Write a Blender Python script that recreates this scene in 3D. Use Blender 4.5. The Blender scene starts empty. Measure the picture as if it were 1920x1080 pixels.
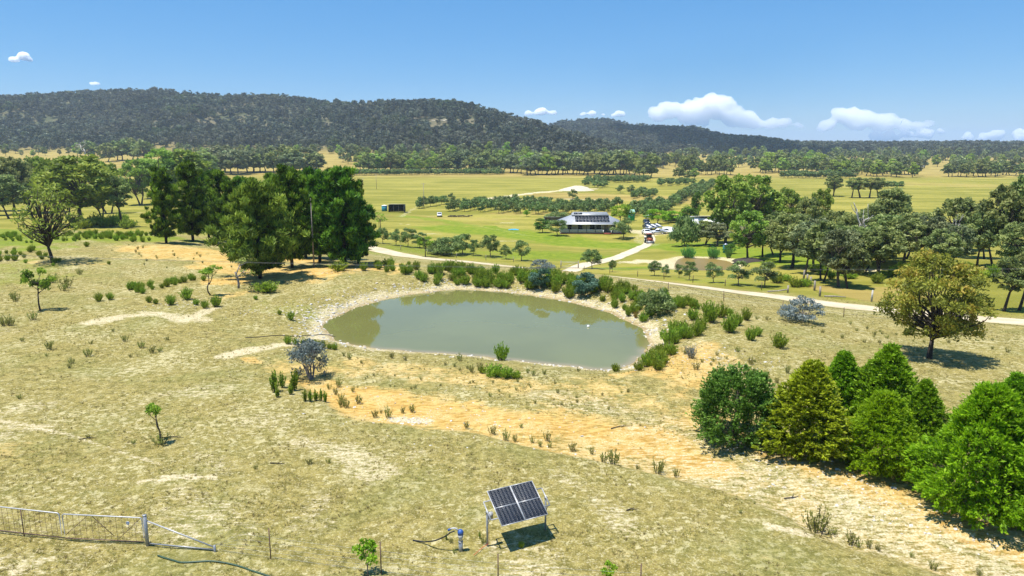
import bpy, math, random
import numpy as np
from mathutils import Vector, Matrix

SC = bpy.context.scene
COL = SC.collection
rnd = random.Random(7)
RNG = np.random.default_rng(11)

# ------------------------------------------------------------------ camera
CAM_H, LENS, PITCH = 16.0, 25.0, math.radians(11.24)
cam_d = bpy.data.cameras.new('camera'); cam = bpy.data.objects.new('camera', cam_d); COL.objects.link(cam)
cam.location = (0, 0, CAM_H); cam.rotation_euler = (math.pi / 2 - PITCH, 0, 0)
cam_d.sensor_width = 36; cam_d.lens = LENS; cam_d.clip_start = 0.5; cam_d.clip_end = 90000
SC.camera = cam

# ------------------------------------------------------------------ sky, sun, exposure
SUN_EL = math.radians(73); SHD = Vector((0.95, 0.31)).normalized()      # shadows fall to the right and a little away
w = bpy.data.worlds.new('World'); SC.world = w; w.use_nodes = True
wn, wl = w.node_tree.nodes, w.node_tree.links; wn.clear()
wo = wn.new('ShaderNodeOutputWorld'); wb = wn.new('ShaderNodeBackground'); sky = wn.new('ShaderNodeTexSky')
sky.sky_type = 'NISHITA'; sky.sun_disc = False; sky.sun_elevation = SUN_EL
sky.sun_rotation = math.atan2(-SHD.x, -SHD.y); sky.altitude = 900; sky.air_density = 1.0; sky.dust_density = 0.15; sky.ozone_density = 3.2
hs = wn.new('ShaderNodeHueSaturation'); hs.inputs['Saturation'].default_value = 1.38; hs.inputs['Value'].default_value = 1.0
wl.new(sky.outputs[0], hs.inputs['Color'])
air = wn.new('ShaderNodeMixRGB'); air.inputs[0].default_value = 0.4; air.inputs[2].default_value = (1.7, 5.2, 11.0, 1)     # clear deep blue summer sky
wl.new(hs.outputs[0], air.inputs[1]); wl.new(air.outputs[0], wb.inputs[0]); wb.inputs[1].default_value = 0.068
wl.new(wb.outputs[0], wo.inputs[0])
sd = bpy.data.lights.new('sun', 'SUN'); sun = bpy.data.objects.new('sun', sd); COL.objects.link(sun)
sd.energy = 5.0; sd.angle = math.radians(0.53); sd.color = (1.0, 0.955, 0.88)
sdir = Vector((SHD.x * math.cos(SUN_EL), SHD.y * math.cos(SUN_EL), -math.sin(SUN_EL)))
sun.rotation_euler = sdir.to_track_quat('-Z', 'Y').to_euler(); sun.location = (0, 0, 400)
vs = SC.view_settings; vs.view_transform = 'Standard'; vs.look = 'None'; vs.exposure = 0.62; vs.gamma = 1.0; vs.use_curve_mapping = False
SC.render.engine = 'CYCLES'
cy = SC.cycles; cy.use_denoising = True; cy.max_bounces = 18; cy.diffuse_bounces = 3; cy.glossy_bounces = 3
cy.transmission_bounces = 4; cy.transparent_max_bounces = 8; cy.volume_bounces = 16; cy.caustics_reflective = False; cy.caustics_refractive = False
cy.sample_clamp_indirect = 6

# ------------------------------------------------------------------ pixel <-> world (photo is 1920 x 1080)
F = LENS / 36.0 * 1920.0; CP, SP = math.cos(PITCH), math.sin(PITCH); HY = 540 - F * math.tan(PITCH)
def ray(px, py):
    u = (px - 960) / F; v = (540 - py) / F
    return np.array([u, CP + v * SP, -SP + v * CP])
def at(px, py, D):
    d = ray(px, py); t = D / d[1]
    return np.array([0, 0, CAM_H]) + d * t
def onz(px, py, z):
    d = ray(px, py); t = (z - CAM_H) / d[2]
    return np.array([0, 0, CAM_H]) + d * t

# ------------------------------------------------------------------ noise
def vn(x, y, s=0.0):
    xi = np.floor(x); yi = np.floor(y); fx = x - xi; fy = y - yi
    fx = fx * fx * (3 - 2 * fx); fy = fy * fy * (3 - 2 * fy)
    def hsh(a, b):
        q = np.sin(a * 127.1 + b * 311.7 + s * 74.7) * 43758.5453
        return q - np.floor(q)
    return (hsh(xi, yi) * (1 - fx) + hsh(xi + 1, yi) * fx) * (1 - fy) + (hsh(xi, yi + 1) * (1 - fx) + hsh(xi + 1, yi + 1) * fx) * fy
def fbm(x, y, s=0.0, o=4):
    r = 0; a = 0.5
    for k in range(o):
        r = r + a * vn(x, y, s + k * 3.1); x = x * 2.03 + 7.7; y = y * 2.03 - 3.3; a *= 0.5
    return r / (1 - 0.5 ** o)
def sst(a, b, x):
    t = np.clip((x - a) / (b - a), 0, 1); return t * t * (3 - 2 * t)

# ------------------------------------------------------------------ terrain height
CT = []
def ctl(px, py, D): CT.append(at(px, py, D))
for x in (-90, -55, -28, 0, 28, 55, 90):
    for y in (5, 30, 48): CT.append(np.array([x, y, 0.0]))
for x in (-250, 0, 250): CT.append(np.array([x, -150, 0.0])); 
for x in (-260, 260): CT.append(np.array([x, 30, 0.5]))
for p in ((700, 466, 150), (760, 480, 143), (860, 490, 132), (1000, 505, 118), (1150, 520, 107), (1350, 545, 93), (1550, 570, 83), (1750, 590, 76), (1920, 605, 71),
          (1434, 535, 101), (1300, 528, 108), (1320, 498, 137), (1100, 437, 225), (1218, 455, 203), (1000, 470, 165), (860, 440, 215), (720, 446, 178),
          (1500, 470, 160), (1700, 510, 112), (1880, 585, 80), (1900, 480, 140), (1600, 440, 205), (1300, 440, 212)): ctl(*p)
for x, y, z in ((-6, 92, 0.2), (4, 90, 0.2), (14, 84, 0.0), (20, 74, 0.0), (22, 62, 0.2), (-18, 93, 0.2), (30, 66, -0.9), (42, 60, -0.8), (32, 53, -0.4), (56, 50, -0.4), (65, 62, -1.0),
                (-36, 70, 0.2), (-30, 97, -0.3), (-42, 100, 0.1), (-50, 112, 0.4), (-66, 100, 0.8), (-90, 120, 1.0), (-70, 132, 0.2), (-60, 165, -5.0), (-110, 190, -6.5), (-45, 140, -3.5),
                (-130, 140, 0.2), (-75, 230, -9), (-140, 260, -10), (-200, 180, -5),
                (0, 62, -0.6), (-10, 75, -0.6), (8, 72, -0.6), (140, 120, -5), (180, 200, -10), (120, 70, -1.5)): CT.append(np.array([x, y, z], float))
for x in (-400, -200, 0, 200, 400):
    for y in (310, 420, 560): CT.append(np.array([x, y, -13.0]))
CT = np.array(CT)
_n = len(CT)
def _U(r2): return 0.5 * r2 * np.log(r2 + 1e-9)
_d2 = ((CT[:, None, :2] - CT[None, :, :2]) ** 2).sum(-1) / 1e4
_A = np.zeros((_n + 3, _n + 3)); _A[:_n, :_n] = _U(_d2) + np.eye(_n) * 2e-3
_P = np.c_[np.ones(_n), CT[:, :2] / 100]; _A[:_n, _n:] = _P; _A[_n:, :_n] = _P.T
_W = np.linalg.solve(_A, np.r_[CT[:, 2], 0, 0, 0])
def tps(x, y):
    r = _W[_n] + _W[_n + 1] * x / 100 + _W[_n + 2] * y / 100
    for k in range(_n):
        r = r + _W[k] * _U(((x - CT[k, 0]) ** 2 + (y - CT[k, 1]) ** 2) / 1e4)
    return r
T1 = np.array([(-600, 205, 1150, 1900), (0, 192, 1150, 1900), (100, 184, 1150, 1900), (200, 178, 1150, 1900), (300, 175, 1150, 1900), (380, 182, 1150, 1900), (450, 190, 1150, 1900),
               (520, 189, 1150, 1850), (600, 195, 1150, 1800), (680, 199, 1080, 1700), (760, 197, 1000, 1620), (840, 196, 960, 1560), (890, 203, 930, 1500), (930, 217, 910, 1450), (985, 231, 890, 1400),
               (1050, 249, 880, 1320), (1120, 268, 880, 1250), (1180, 286, 880, 1200), (1260, 296, 900, 1200), (2600, 300, 900, 1200)], float)
T2 = np.array([(-600, 245, 2000, 2800), (850, 240, 1700, 2700), (1000, 233, 1700, 2700), (1060, 231, 1650, 2700), (1150, 229, 1600, 2600), (1220, 233, 1600, 2600), (1300, 239, 1600, 2500), (1350, 250, 1600, 2400),
               (1420, 256, 1600, 2300), (1500, 264, 1600, 2300), (1560, 265, 1600, 2400), (1640, 265, 1500, 2400), (1760, 264, 1400, 2400), (1920, 266, 1300, 2400), (2600, 268, 1300, 2400)], float)
def hillz(px, y, T, zb):
    yt, db, dr = (np.interp(px, T[:, 0], T[:, k]) for k in (1, 2, 3))
    zr = CAM_H + (HY - yt - 10.0) / F * dr
    t = (y - db) / (dr - db)
    p = np.where(t < 1, np.sin(np.clip(t, 0, 1) * math.pi / 2) ** 1.25, np.clip(1 - (t - 1) * 0.5, 0.15, 1))
    return zb + (zr - zb) * p, np.where(t > 0, p, 0), t
def azpx(x, y): return 960 + F * x / (np.maximum(y, 60) * CP + 3)
def far(x, y):
    px = azpx(x, y)
    left = 1 - sst(650, 900, px)
    zb = -13 + left * 17 * sst(640, 1150, y) + (1 - left) * 11 * sst(800, 1900, y)
    h1, p1, t1 = hillz(px, y, T1, zb); h2, p2, t2 = hillz(px, y, T2, zb)
    n = (np.abs(fbm(x / 300, y / 300, 5) - 0.5) * 2 - .35) * 120 * np.clip(np.maximum(p1 * (1 - p1) * 3, p2 * (1 - p2) * 2), 0, 1) * np.clip((np.maximum(h1, h2) - zb) / 80, 0, 1)
    return np.maximum(np.maximum(h1, h2), zb) + n, np.maximum(p1 * (h1 > zb + 1), p2 * (h2 > zb + 1))

def smooth_loop(P, k=6):
    P = np.array(P); n = len(P); out = []
    for i in range(n):
        a, b, c, d = P[i - 1], P[i], P[(i + 1) % n], P[(i + 2) % n]
        for j in range(k):
            t = j / k
            out.append(0.5 * ((2 * b) + (-a + c) * t + (2 * a - 5 * b + 4 * c - d) * t * t + (-a + 3 * b - 3 * c + d) * t ** 3))
    return np.array(out)
def smooth_line(P, k=8):
    P = np.array(P, float); P = np.vstack([2 * P[0] - P[1], P, 2 * P[-1] - P[-2]]); out = []
    for i in range(1, len(P) - 2):
        a, b, c, d = P[i - 1], P[i], P[i + 1], P[i + 2]
        for j in range(k):
            t = j / k
            out.append(0.5 * ((2 * b) + (-a + c) * t + (2 * a - 5 * b + 4 * c - d) * t * t + (-a + 3 * b - 3 * c + d) * t ** 3))
    out.append(P[-2]); return np.array(out)
def seg_dist(x, y, L, closed=False):
    r = np.full(x.shape, 1e9)
    M = len(L)
    for i in range(M if closed else M - 1):
        ax, ay = L[i][:2]; bx, by = L[(i + 1) % M][:2]; dx, dy = bx - ax, by - ay
        t = np.clip(((x - ax) * dx + (y - ay) * dy) / (dx * dx + dy * dy + 1e-12), 0, 1)
        r = np.minimum(r, (x - ax - t * dx) ** 2 + (y - ay - t * dy) ** 2)
    return np.sqrt(r)
def inside(x, y, L):
    c = np.zeros(x.shape, bool); M = len(L)
    for i in range(M):
        ax, ay = L[i][:2]; bx, by = L[(i + 1) % M][:2]
        if ay == by: continue
        c ^= ((ay > y) != (by > y)) & (x < (bx - ax) * (y - ay) / (by - ay) + ax)
    return c
def ragged(L, a=.32): return L + np.c_[vn(L[:, 0] * .9, L[:, 1] * .9, 3) - .5, vn(L[:, 0] * .9 + 40, L[:, 1] * .9, 8) - .5] * 2 * a
POND_Z = -1.2
POND = ragged(smooth_loop([onz(px, py, POND_Z)[:2] for px, py in ((607, 612), (628, 636), (662, 644), (700, 652), (800, 660), (900, 668), (1000, 680), (1090, 690), (1150, 693), (1192, 678), (1212, 655), (1216, 640), (1200, 617), (1150, 590),
                    (1080, 570), (1000, 555), (930, 547), (860, 544), (780, 552), (700, 568), (650, 585), (617, 600))]))
P2_Z = -7.3
POND2 = smooth_loop([onz(px, py, P2_Z)[:2] for px, py in ((1266, 505), (1300, 509), (1350, 510), (1376, 505), (1372, 493), (1350, 487), (1310, 484), (1274, 485))])
P3_Z = -6.0
POND3 = smooth_loop([onz(px, py, P3_Z)[:2] for px, py in ((1600, 522), (1640, 524), (1680, 520), (1672, 512), (1630, 509), (1606, 512))])
PONDS = [(POND, POND_Z, 6.0), (POND2, P2_Z, 5.0), (POND3, P3_Z, 4.0)]
ROADL = smooth_line([at(px, py, D)[:2] for px, py, D in ((560, 440, 176), (700, 466, 150), (760, 480, 143), (860, 490, 132), (1000, 505, 118), (1150, 520, 107), (1350, 545, 93), (1550, 570, 83), (1750, 590, 76), (1920, 605, 71), (2080, 618, 68))])
LEDGE = smooth_line([onz(px, py, 0)[:2] for px, py in ((560, 715), (640, 770), (740, 790), (870, 806), (1000, 838), (1140, 866), (1280, 900), (1440, 950), (1560, 1012), (1700, 1050), (1850, 1100))])
def pond_sd(x, y, L):
    lo, hi = L.min(0) - 14, L.max(0) + 14
    out = np.full(x.shape, 99.0)
    m = (x > lo[0]) & (x < hi[0]) & (y > lo[1]) & (y < hi[1])
    if m.any():
        d = seg_dist(x[m], y[m], L, True); out[m] = np.where(inside(x[m], y[m], L), -d, d)
    return out
def H(x, y):
    x = np.atleast_1d(np.asarray(x, float)); y = np.atleast_1d(np.asarray(y, float))
    z = np.zeros(x.shape)
    wf = sst(400, 560, np.maximum(y, np.abs(x) * 0.9))
    near = wf < 1; fr = wf > 0
    zn = np.zeros(x.shape); zf = np.zeros(x.shape)
    if near.any(): zn[near] = tps(x[near], y[near])
    if fr.any(): zf[fr] = far(x[fr], y[fr])[0]
    z = zn * (1 - wf) + zf * wf
    nr = near & (np.hypot(x, y) < 420)
    if nr.any():
        xx, yy = x[nr], y[nr]
        rel = (fbm(xx / 9, yy / 9, 2, 3) - 0.5) * 0.5 + (fbm(xx / 2.1, yy / 2.1, 9, 3) - 0.5) * 0.14
        q = (yy > 20) & (yy < 70) & (xx > -22) & (xx < 30)
        if q.any():                                   # low eroded step along the old drain
            sx = np.full(xx.shape, 9.0); d = seg_dist(xx[q], yy[q], LEDGE)
            i = np.clip(np.searchsorted(-LEDGE[:, 1], -yy[q]), 0, len(LEDGE) - 1)
            side = np.sign(yy[q] - np.interp(xx[q], LEDGE[:, 0], LEDGE[:, 1]))
            dd = d * side
            rel[q] += -0.28 * sst(-0.4, 0.5, dd) * (1 - sst(1.0, 7.0, dd))
        rel *= 0.35 + 0.65 * sst(2.0, 6.0, seg_dist(xx, yy, ROADL))
        z[nr] += rel
        for L, lz, wd in PONDS:
            d = pond_sd(xx, yy, L); k = 1 - sst(0.3, wd, d)
            bank = np.where(d < 0, lz - np.minimum(1.6, -d * 0.22), lz + 0.17 * d + (fbm(xx * 0.9, yy * 0.9, 4, 3) - 0.5) * 0.25 * sst(0, 1.0, d))
            z[nr] = z[nr] * (1 - k) + bank * k
    return z
def hz(x, y): return float(H(np.array([x]), np.array([y]))[0])
def gp(px, py):
    d = ray(px, py)
    Y = np.concatenate([np.arange(16, 120, 0.4), np.arange(120, 420, 1.2), np.arange(420, 3500, 8.0)])
    t = Y / d[1]; X = d[0] * t; Z = CAM_H + d[2] * t
    g = H(X, Y) - Z
    i = np.argmax(g > 0) if (g > 0).any() else len(Y) - 1
    i = max(i, 1); a, b = g[i - 1], g[i]; k = 0 if a == b else np.clip(-a / (b - a), 0, 1)
    y = Y[i - 1] + (Y[i] - Y[i - 1]) * k; x = d[0] * y / d[1]
    return np.array([x, y, hz(x, y)])
def ppm(P):                                           # photo pixels per metre at a point
    return F / (P[1] * CP - (P[2] - CAM_H) * SP)
def h_for(P, pytop):
    fw = P[1] * CP - (P[2] - CAM_H) * SP; up = P[1] * SP + (P[2] - CAM_H) * CP; V = (540 - pytop) / F
    return (V * fw - up) / (CP + V * SP)

# ------------------------------------------------------------------ object helpers
def mesh_np(name, V, Q=None, T=None, mats=(), mi=None, fattr=None, vattr=None, smooth=False):
    me = bpy.data.meshes.new(name); V = np.asarray(V, np.float32)
    Q = np.zeros((0, 4), np.int32) if Q is None or len(Q) == 0 else np.asarray(Q, np.int32)
    T = np.zeros((0, 3), np.int32) if T is None or len(T) == 0 else np.asarray(T, np.int32)
    me.vertices.add(len(V)); me.vertices.foreach_set('co', V.ravel())
    me.loops.add(Q.size + T.size); me.polygons.add(len(Q) + len(T))
    me.loops.foreach_set('vertex_index', np.concatenate([Q.ravel(), T.ravel()]).astype(np.int32))
    me.polygons.foreach_set('loop_start', np.concatenate([np.arange(len(Q)) * 4, Q.size + np.arange(len(T)) * 3]).astype(np.int32))
    if smooth: me.polygons.foreach_set('use_smooth', np.ones(len(Q) + len(T), bool))
    for m in mats: me.materials.append(m)
    if mi is not None: me.polygons.foreach_set('material_index', np.asarray(mi, np.int32))
    me.update(calc_edges=True)
    for dom, D in (('FACE', fattr or {}), ('POINT', vattr or {})):
        for k, a in D.items():
            at_ = me.attributes.new(k, 'FLOAT', dom); at_.data.foreach_set('value', np.asarray(a, np.float32))
    me.validate()
    return me
class MB:
    def __init__(s): s.V = []; s.Q = []; s.T = []; s.n = 0
    def add(s, V, Q=(), T=()):
        V = np.asarray(V, float); s.V.append(V)
        if len(Q): s.Q.append(np.asarray(Q) + s.n)
        if len(T): s.T.append(np.asarray(T) + s.n)
        s.n += len(V); return s
    def box(s, c, d, rz=0, rx=0, ry=0):
        x, y, z = np.array(d) / 2
        V = np.array([(-x, -y, -z), (x, -y, -z), (x, y, -z), (-x, y, -z), (-x, -y, z), (x, -y, z), (x, y, z), (-x, y, z)])
        if rx or ry or rz: V = V @ np.array(Matrix.Rotation(rz, 3, 'Z') @ Matrix.Rotation(ry, 3, 'Y') @ Matrix.Rotation(rx, 3, 'X')).T
        return s.add(V + np.array(c), [(0, 3, 2, 1), (4, 5, 6, 7), (0, 1, 5, 4), (1, 2, 6, 5), (2, 3, 7, 6), (3, 0, 4, 7)])
    def tube(s, P, R, n=6, cap=True):
        P = np.asarray(P, float); m = len(P); R = np.full(m, R) if np.isscalar(R) else np.asarray(R, float)
        tg = np.gradient(P, axis=0); tg /= np.linalg.norm(tg, axis=1)[:, None] + 1e-9
        ref = np.array([0.0, 0, 1.0]) if abs(tg[:, 2]).mean() < 0.8 else np.array([1.0, 0, 0])
        a = np.cross(tg, ref); a /= np.linalg.norm(a, axis=1)[:, None] + 1e-9; b = np.cross(tg, a)
        th = np.arange(n) * 2 * math.pi / n
        V = P[:, None] + R[:, None, None] * (np.cos(th)[None, :, None] * a[:, None] + np.sin(th)[None, :, None] * b[:, None])
        V = V.reshape(-1, 3); i = np.arange(m - 1)[:, None] * n; j = np.arange(n)[None]; k = (j + 1) % n
        Q = np.stack([i + j, i + k, i + n + k, i + n + j], -1).reshape(-1, 4); T = []
        if cap:
            V = np.vstack([V, P[0], P[-1]]); c0, c1 = m * n, m * n + 1
            T = [(c0, (q + 1) % n, q) for q in range(n)] + [(c1, (m - 1) * n + q, (m - 1) * n + (q + 1) % n) for q in range(n)]
        return s.add(V, Q, T)
    def prism(s, poly, z0, z1):
        n = len(poly); V = [(x, y, z0) for x, y in poly] + [(x, y, z1) for x, y in poly]
        Q = [(i, (i + 1) % n, n + (i + 1) % n, n + i) for i in range(n)]
        T = [(0, i + 1, i) for i in range(1, n - 1)] + [(n, n + i, n + i + 1) for i in range(1, n - 1)]
        return s.add(V, Q, T)
    def mesh(s, name, mat, smooth=False, fattr=None):
        return mesh_np(name, np.vstack(s.V), np.vstack(s.Q) if s.Q else None, np.vstack(s.T) if s.T else None, [mat], smooth=smooth, fattr=fattr)
    def build(s, name, mat, parent=None, smooth=False):
        return obj(name, s.mesh(name, mat, smooth), parent)
def obj(name, me, parent=None):
    o = bpy.data.objects.new(name, me); COL.objects.link(o)
    if parent is not None: o.parent = parent
    return o
def tag(o, label=None, cat=None, group=None, kind=None):
    if label: o['label'] = label
    if cat: o['category'] = cat
    if group: o['group'] = group
    if kind: o['kind'] = kind
    return o
def thing(name, label, cat, loc=(0, 0, 0), rotz=0.0, group=None):
    o = bpy.data.objects.new(name, None); COL.objects.link(o); o.location = loc; o.rotation_euler = (0, 0, rotz)
    o.empty_display_size = 0.2
    return tag(o, label, cat, group)

# ------------------------------------------------------------------ materials
def lin(r, g, b): return tuple((c / 255 / 12.92) if c <= 10 else ((c / 255 + 0.055) / 1.055) ** 2.4 for c in (r, g, b)) + (1,)
class NT:
    def __init__(s, name):
        s.m = bpy.data.materials.new(name); s.m.use_nodes = True; s.t = s.m.node_tree; s.t.nodes.clear()
        s.out = s.t.nodes.new('ShaderNodeOutputMaterial')
    def n(s, typ, **kw):
        x = s.t.nodes.new('ShaderNode' + typ)
        for k, v in kw.items(): setattr(x, k, v)
        return x
    def put(s, sock, v):
        if isinstance(v, bpy.types.NodeSocket): s.t.links.new(v, sock)
        else: sock.default_value = v
    def mix(s, f, a, b, mode='MIX'):
        x = s.n('MixRGB', blend_type=mode); s.put(x.inputs[0], f); s.put(x.inputs[1], a); s.put(x.inputs[2], b); return x.outputs[0]
    def math(s, op, a, b=0.0, c=0.0):
        x = s.n('Math', operation=op); s.put(x.inputs[0], a); s.put(x.inputs[1], b); s.put(x.inputs[2], c); return x.outputs[0]
    def noise(s, scale, detail=3, rough=0.55, vec=None, dist=0.0):
        x = s.n('TexNoise'); x.inputs['Scale'].default_value = scale; x.inputs['Detail'].default_value = detail; x.inputs['Roughness'].default_value = rough; x.inputs['Distortion'].default_value = dist
        s.put(x.inputs['Vector'], vec if vec is not None else s.pos()); return x.outputs['Fac']
    def pos(s):
        if not hasattr(s, '_p'): s._p = s.n('TexCoord').outputs['Object']
        return s._p
    def scaled(s, sc):
        x = s.n('Mapping'); s.put(x.inputs[0], s.pos()); x.inputs['Scale'].default_value = sc; return x.outputs[0]
    def ramp(s, v, a, b):
        x = s.n('MapRange', interpolation_type='SMOOTHSTEP'); s.put(x.inputs[0], v); x.inputs[1].default_value = a; x.inputs[2].default_value = b; return x.outputs[0]
    def attr(s, name): x = s.n('Attribute', attribute_name=name); return x.outputs['Fac']
    def bsdf(s, col, rough=0.8, spec=0.3, metal=0.0, bump=None, bstr=0.3, bdist=0.05):
        b = s.n('BsdfPrincipled'); s.put(b.inputs['Base Color'], col); s.put(b.inputs['Roughness'], rough); s.put(b.inputs['Specular IOR Level'], spec); s.put(b.inputs['Metallic'], metal)
        if bump is not None:
            u = s.n('Bump'); u.inputs['Strength'].default_value = bstr; u.inputs['Distance'].default_value = bdist; s.put(u.inputs['Height'], bump); s.put(b.inputs['Normal'], u.outputs[0])
        return b.outputs[0]
    def done(s, sh): s.t.links.new(sh, s.out.inputs['Surface']); return s.m
def plain(name, col, rough=0.6, metal=0.0, var=0.18, scale=6.0, spec=0.4):
    t = NT(name); n = t.noise(scale, 4)
    c = t.mix(t.ramp(n, 0.3, 0.7), tuple(x * (1 - var) for x in col[:3]) + (1,), tuple(min(1, x * (1 + var)) for x in col[:3]) + (1,))
    return t.done(t.bsdf(c, rough, spec, metal))
GAIN = 2.5
def leafmat(name, c0, c1, c2, trans=0.38, rough=0.55, rand=0.25):
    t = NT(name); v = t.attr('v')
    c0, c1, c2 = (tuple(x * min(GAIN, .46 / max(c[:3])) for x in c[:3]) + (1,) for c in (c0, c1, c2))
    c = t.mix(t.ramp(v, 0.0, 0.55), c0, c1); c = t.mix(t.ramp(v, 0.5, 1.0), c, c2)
    oi = t.n('ObjectInfo').outputs['Random']
    if name == 'hill_leaf':                           # stands of different gum species over the hills
        wp = t.n('NewGeometry').outputs['Position']; c = t.mix(t.ramp(t.noise(.006, 4, .6, vec=wp), .42, .6), c, t.mix(.28, c, C(.20, .16, .11))); c = t.mix(t.math('MULTIPLY', t.ramp(t.noise(.011, 3, .6, vec=wp, dist=.5), .55, .68), .6), c, C(.10, .135, .035))
    h = t.n('HueSaturation'); t.put(h.inputs['Color'], c)
    t.put(h.inputs['Hue'], t.math('MULTIPLY_ADD', oi, 0.035, 0.4825)); t.put(h.inputs['Value'], t.math('MULTIPLY_ADD', oi, rand * 2, 1 - rand))
    b = t.bsdf(h.outputs[0], rough, 0.25); tr = t.n('BsdfTranslucent'); t.put(tr.inputs[0], h.outputs[0])
    m = t.n('MixShader'); m.inputs[0].default_value = trans; t.t.links.new(b, m.inputs[1]); t.t.links.new(tr.outputs[0], m.inputs[2])
    return t.done(m.outputs[0])
def C(r, g, b): return (r, g, b, 1)
M = {}
M['gum'] = leafmat('gum_leaf', C(.030, .044, .014), C(.098, .122, .036), C(.18, .195, .066), rand=.15)
M['gum_green'] = leafmat('gum_leaf_green', C(.038, .062, .009), C(.115, .165, .024), C(.19, .235, .04), rand=.12)
M['gum_grey'] = leafmat('gum_leaf_grey', C(.038, .050, .022), C(.095, .112, .050), C(.155, .17, .082), rand=.18)
M['gum_rust'] = leafmat('gum_leaf_rust', C(.042, .056, .010), C(.130, .150, .020), C(.20, .165, .024), rand=.05)
M['hill'] = leafmat('hill_leaf', C(.008, .013, .008), C(.033, .041, .026), C(.082, .086, .056), rand=.6)
M['pine'] = leafmat('pine_needle', C(.006, .018, .002), C(.044, .090, .007), C(.12, .185, .015), trans=.35, rand=.12)
M['pine_light'] = leafmat('pine_needle_light', C(.020, .032, .004), C(.085, .115, .013), C(.16, .185, .025), trans=.35, rand=.08)
M['cyp_green'] = leafmat('cypress_leaf_green', C(.014, .036, .002), C(.078, .155, .004), C(.15, .24, .008), trans=.25, rand=.1)
M['cyp_lime'] = leafmat('cypress_leaf_lime', C(.032, .060, .002), C(.128, .20, .004), C(.19, .26, .010), trans=.45, rand=.05)
M['cyp_olive'] = leafmat('cypress_leaf_olive', C(.032, .050, .002), C(.115, .160, .005), C(.18, .225, .012), trans=.25, rand=.05)
M['cyp_dark'] = leafmat('juniper_leaf_dark', C(.014, .032, .003), C(.058, .105, .012), C(.125, .18, .036), trans=.35, rand=.05)
M['olive'] = leafmat('olive_leaf', C(.026, .044, .014), C(.080, .115, .034), C(.145, .18, .062), rand=.14)
M['bright'] = leafmat('bright_leaf', C(.03, .07, .003), C(.10, .18, .007), C(.17, .26, .02), rand=.08)
M['broom'] = leafmat('broom_leaf', C(.026, .046, .004), C(.088, .132, .010), C(.16, .20, .022), rand=.2)
M['weed'] = leafmat('weed_leaf', C(.045, .055, .012), C(.12, .13, .03), C(.22, .20, .06), rand=.25)
M['wattle'] = leafmat('wattle_leaf', C(.012, .030, .016), C(.036, .072, .044), C(.085, .135, .095), rand=.08)
M['blue'] = leafmat('blue_leaf', C(.025, .035, .033), C(.075, .095, .090), C(.15, .17, .16), rand=.08)
M['reed'] = leafmat('reed_leaf', C(.02, .06, .012), C(.06, .15, .03), C(.12, .22, .05), rand=.1)
M['rustgrass'] = leafmat('rust_tussock', C(.06, .035, .005), C(.14, .09, .015), C(.2, .15, .03), rand=.1)
M['drygrass'] = leafmat('dry_grass_blade', C(.10, .09, .028), C(.20, .175, .06), C(.30, .25, .11), trans=.5, rand=.3)
M['wire'] = plain('dull_wire', C(.16, .16, .17), .6, .3)
M['bark'] = plain('bark', C(.10, .08, .062), .9, var=.4, scale=9)
M['bark_dark'] = plain('bark_dark', C(.045, .036, .03), .9, var=.4, scale=9)
M['bark_pale'] = plain('bark_pale', C(.46, .43, .38), .8, var=.3, scale=5)
M['twig'] = plain('grey_twig', C(.22, .20, .19), .9, var=.3, scale=9)
M['galv'] = plain('galvanised_steel', C(.30, .31, .32), .45, .5, var=.15, scale=14)
M['rail'] = plain('painted_rail', C(.40, .40, .40), .45, .3, var=.1, scale=9)
M['rust'] = plain('rusty_steel', C(.16, .10, .075), .75, .3, var=.35, scale=18)
M['blackpoly'] = plain('black_poly_pipe', C(.02, .02, .02), .45)
M['greenhose'] = plain('green_hose', C(.035, .075, .045), .45)
M['pvc'] = plain('white_pvc', C(.42, .42, .41), .4)
M['blueplastic'] = plain('blue_plastic', C(.03, .09, .30), .4)
M['redplastic'] = plain('red_conduit', C(.5, .08, .03), .5)
M['wood'] = plain('weathered_wood', C(.28, .245, .20), .9, var=.3, scale=7)
M['stone'] = plain('pale_stone', C(.52, .45, .33), .9, var=.35, scale=2.2)
M['rockgrey'] = plain('grey_stone', C(.46, .44, .40), .9, var=.3, scale=2.2)
M['white'] = plain('white_paint', C(.78, .78, .76), .5, var=.06)
M['cream'] = plain('cream_weatherboard', C(.55, .52, .45), .6, var=.08)
M['roof'] = plain('pale_grey_iron_roof', C(.33, .34, .36), .45, .2, var=.1, scale=2)
M['roofdark'] = plain('grey_iron_roof', C(.30, .31, .32), .5, .2, var=.12, scale=2)
M['glass'] = plain('dark_glass', C(.02, .025, .03), .08, spec=.6)
M['pvcell'] = plain('photovoltaic_cell', C(.012, .014, .022), .22, var=.25, scale=3, spec=.45)
M['pvback'] = plain('panel_backsheet', C(.24, .25, .26), .35, var=.05)
M['alu'] = plain('aluminium', C(.62, .62, .62), .4, .4, var=.05)
M['shade'] = plain('dark_interior', C(.03, .03, .035), .9)
M['greenpaint'] = plain('green_painted_steel', C(.012, .30, .13), .5, var=.1)
M['mint'] = plain('mint_roof', C(.38, .62, .50), .5, var=.05)
M['teal'] = plain('teal_tank', C(.02, .20, .26), .5, var=.1)
M['tarp'] = plain('blue_tarp', C(.04, .36, .60), .5, var=.25, scale=2)
M['tyre'] = plain('black_tyre', C(.018, .018, .018), .85)
M['carwhite'] = plain('white_car_paint', C(.75, .76, .76), .25, var=.03, spec=.5)
M['cardark'] = plain('dark_car_paint', C(.03, .04, .07), .25, var=.03, spec=.5)
M['carsilver'] = plain('silver_car_paint', C(.42, .45, .50), .3, .4, var=.03)
M['tractor'] = plain('orange_tractor_paint', C(.32, .085, .035), .4, var=.1)
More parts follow.
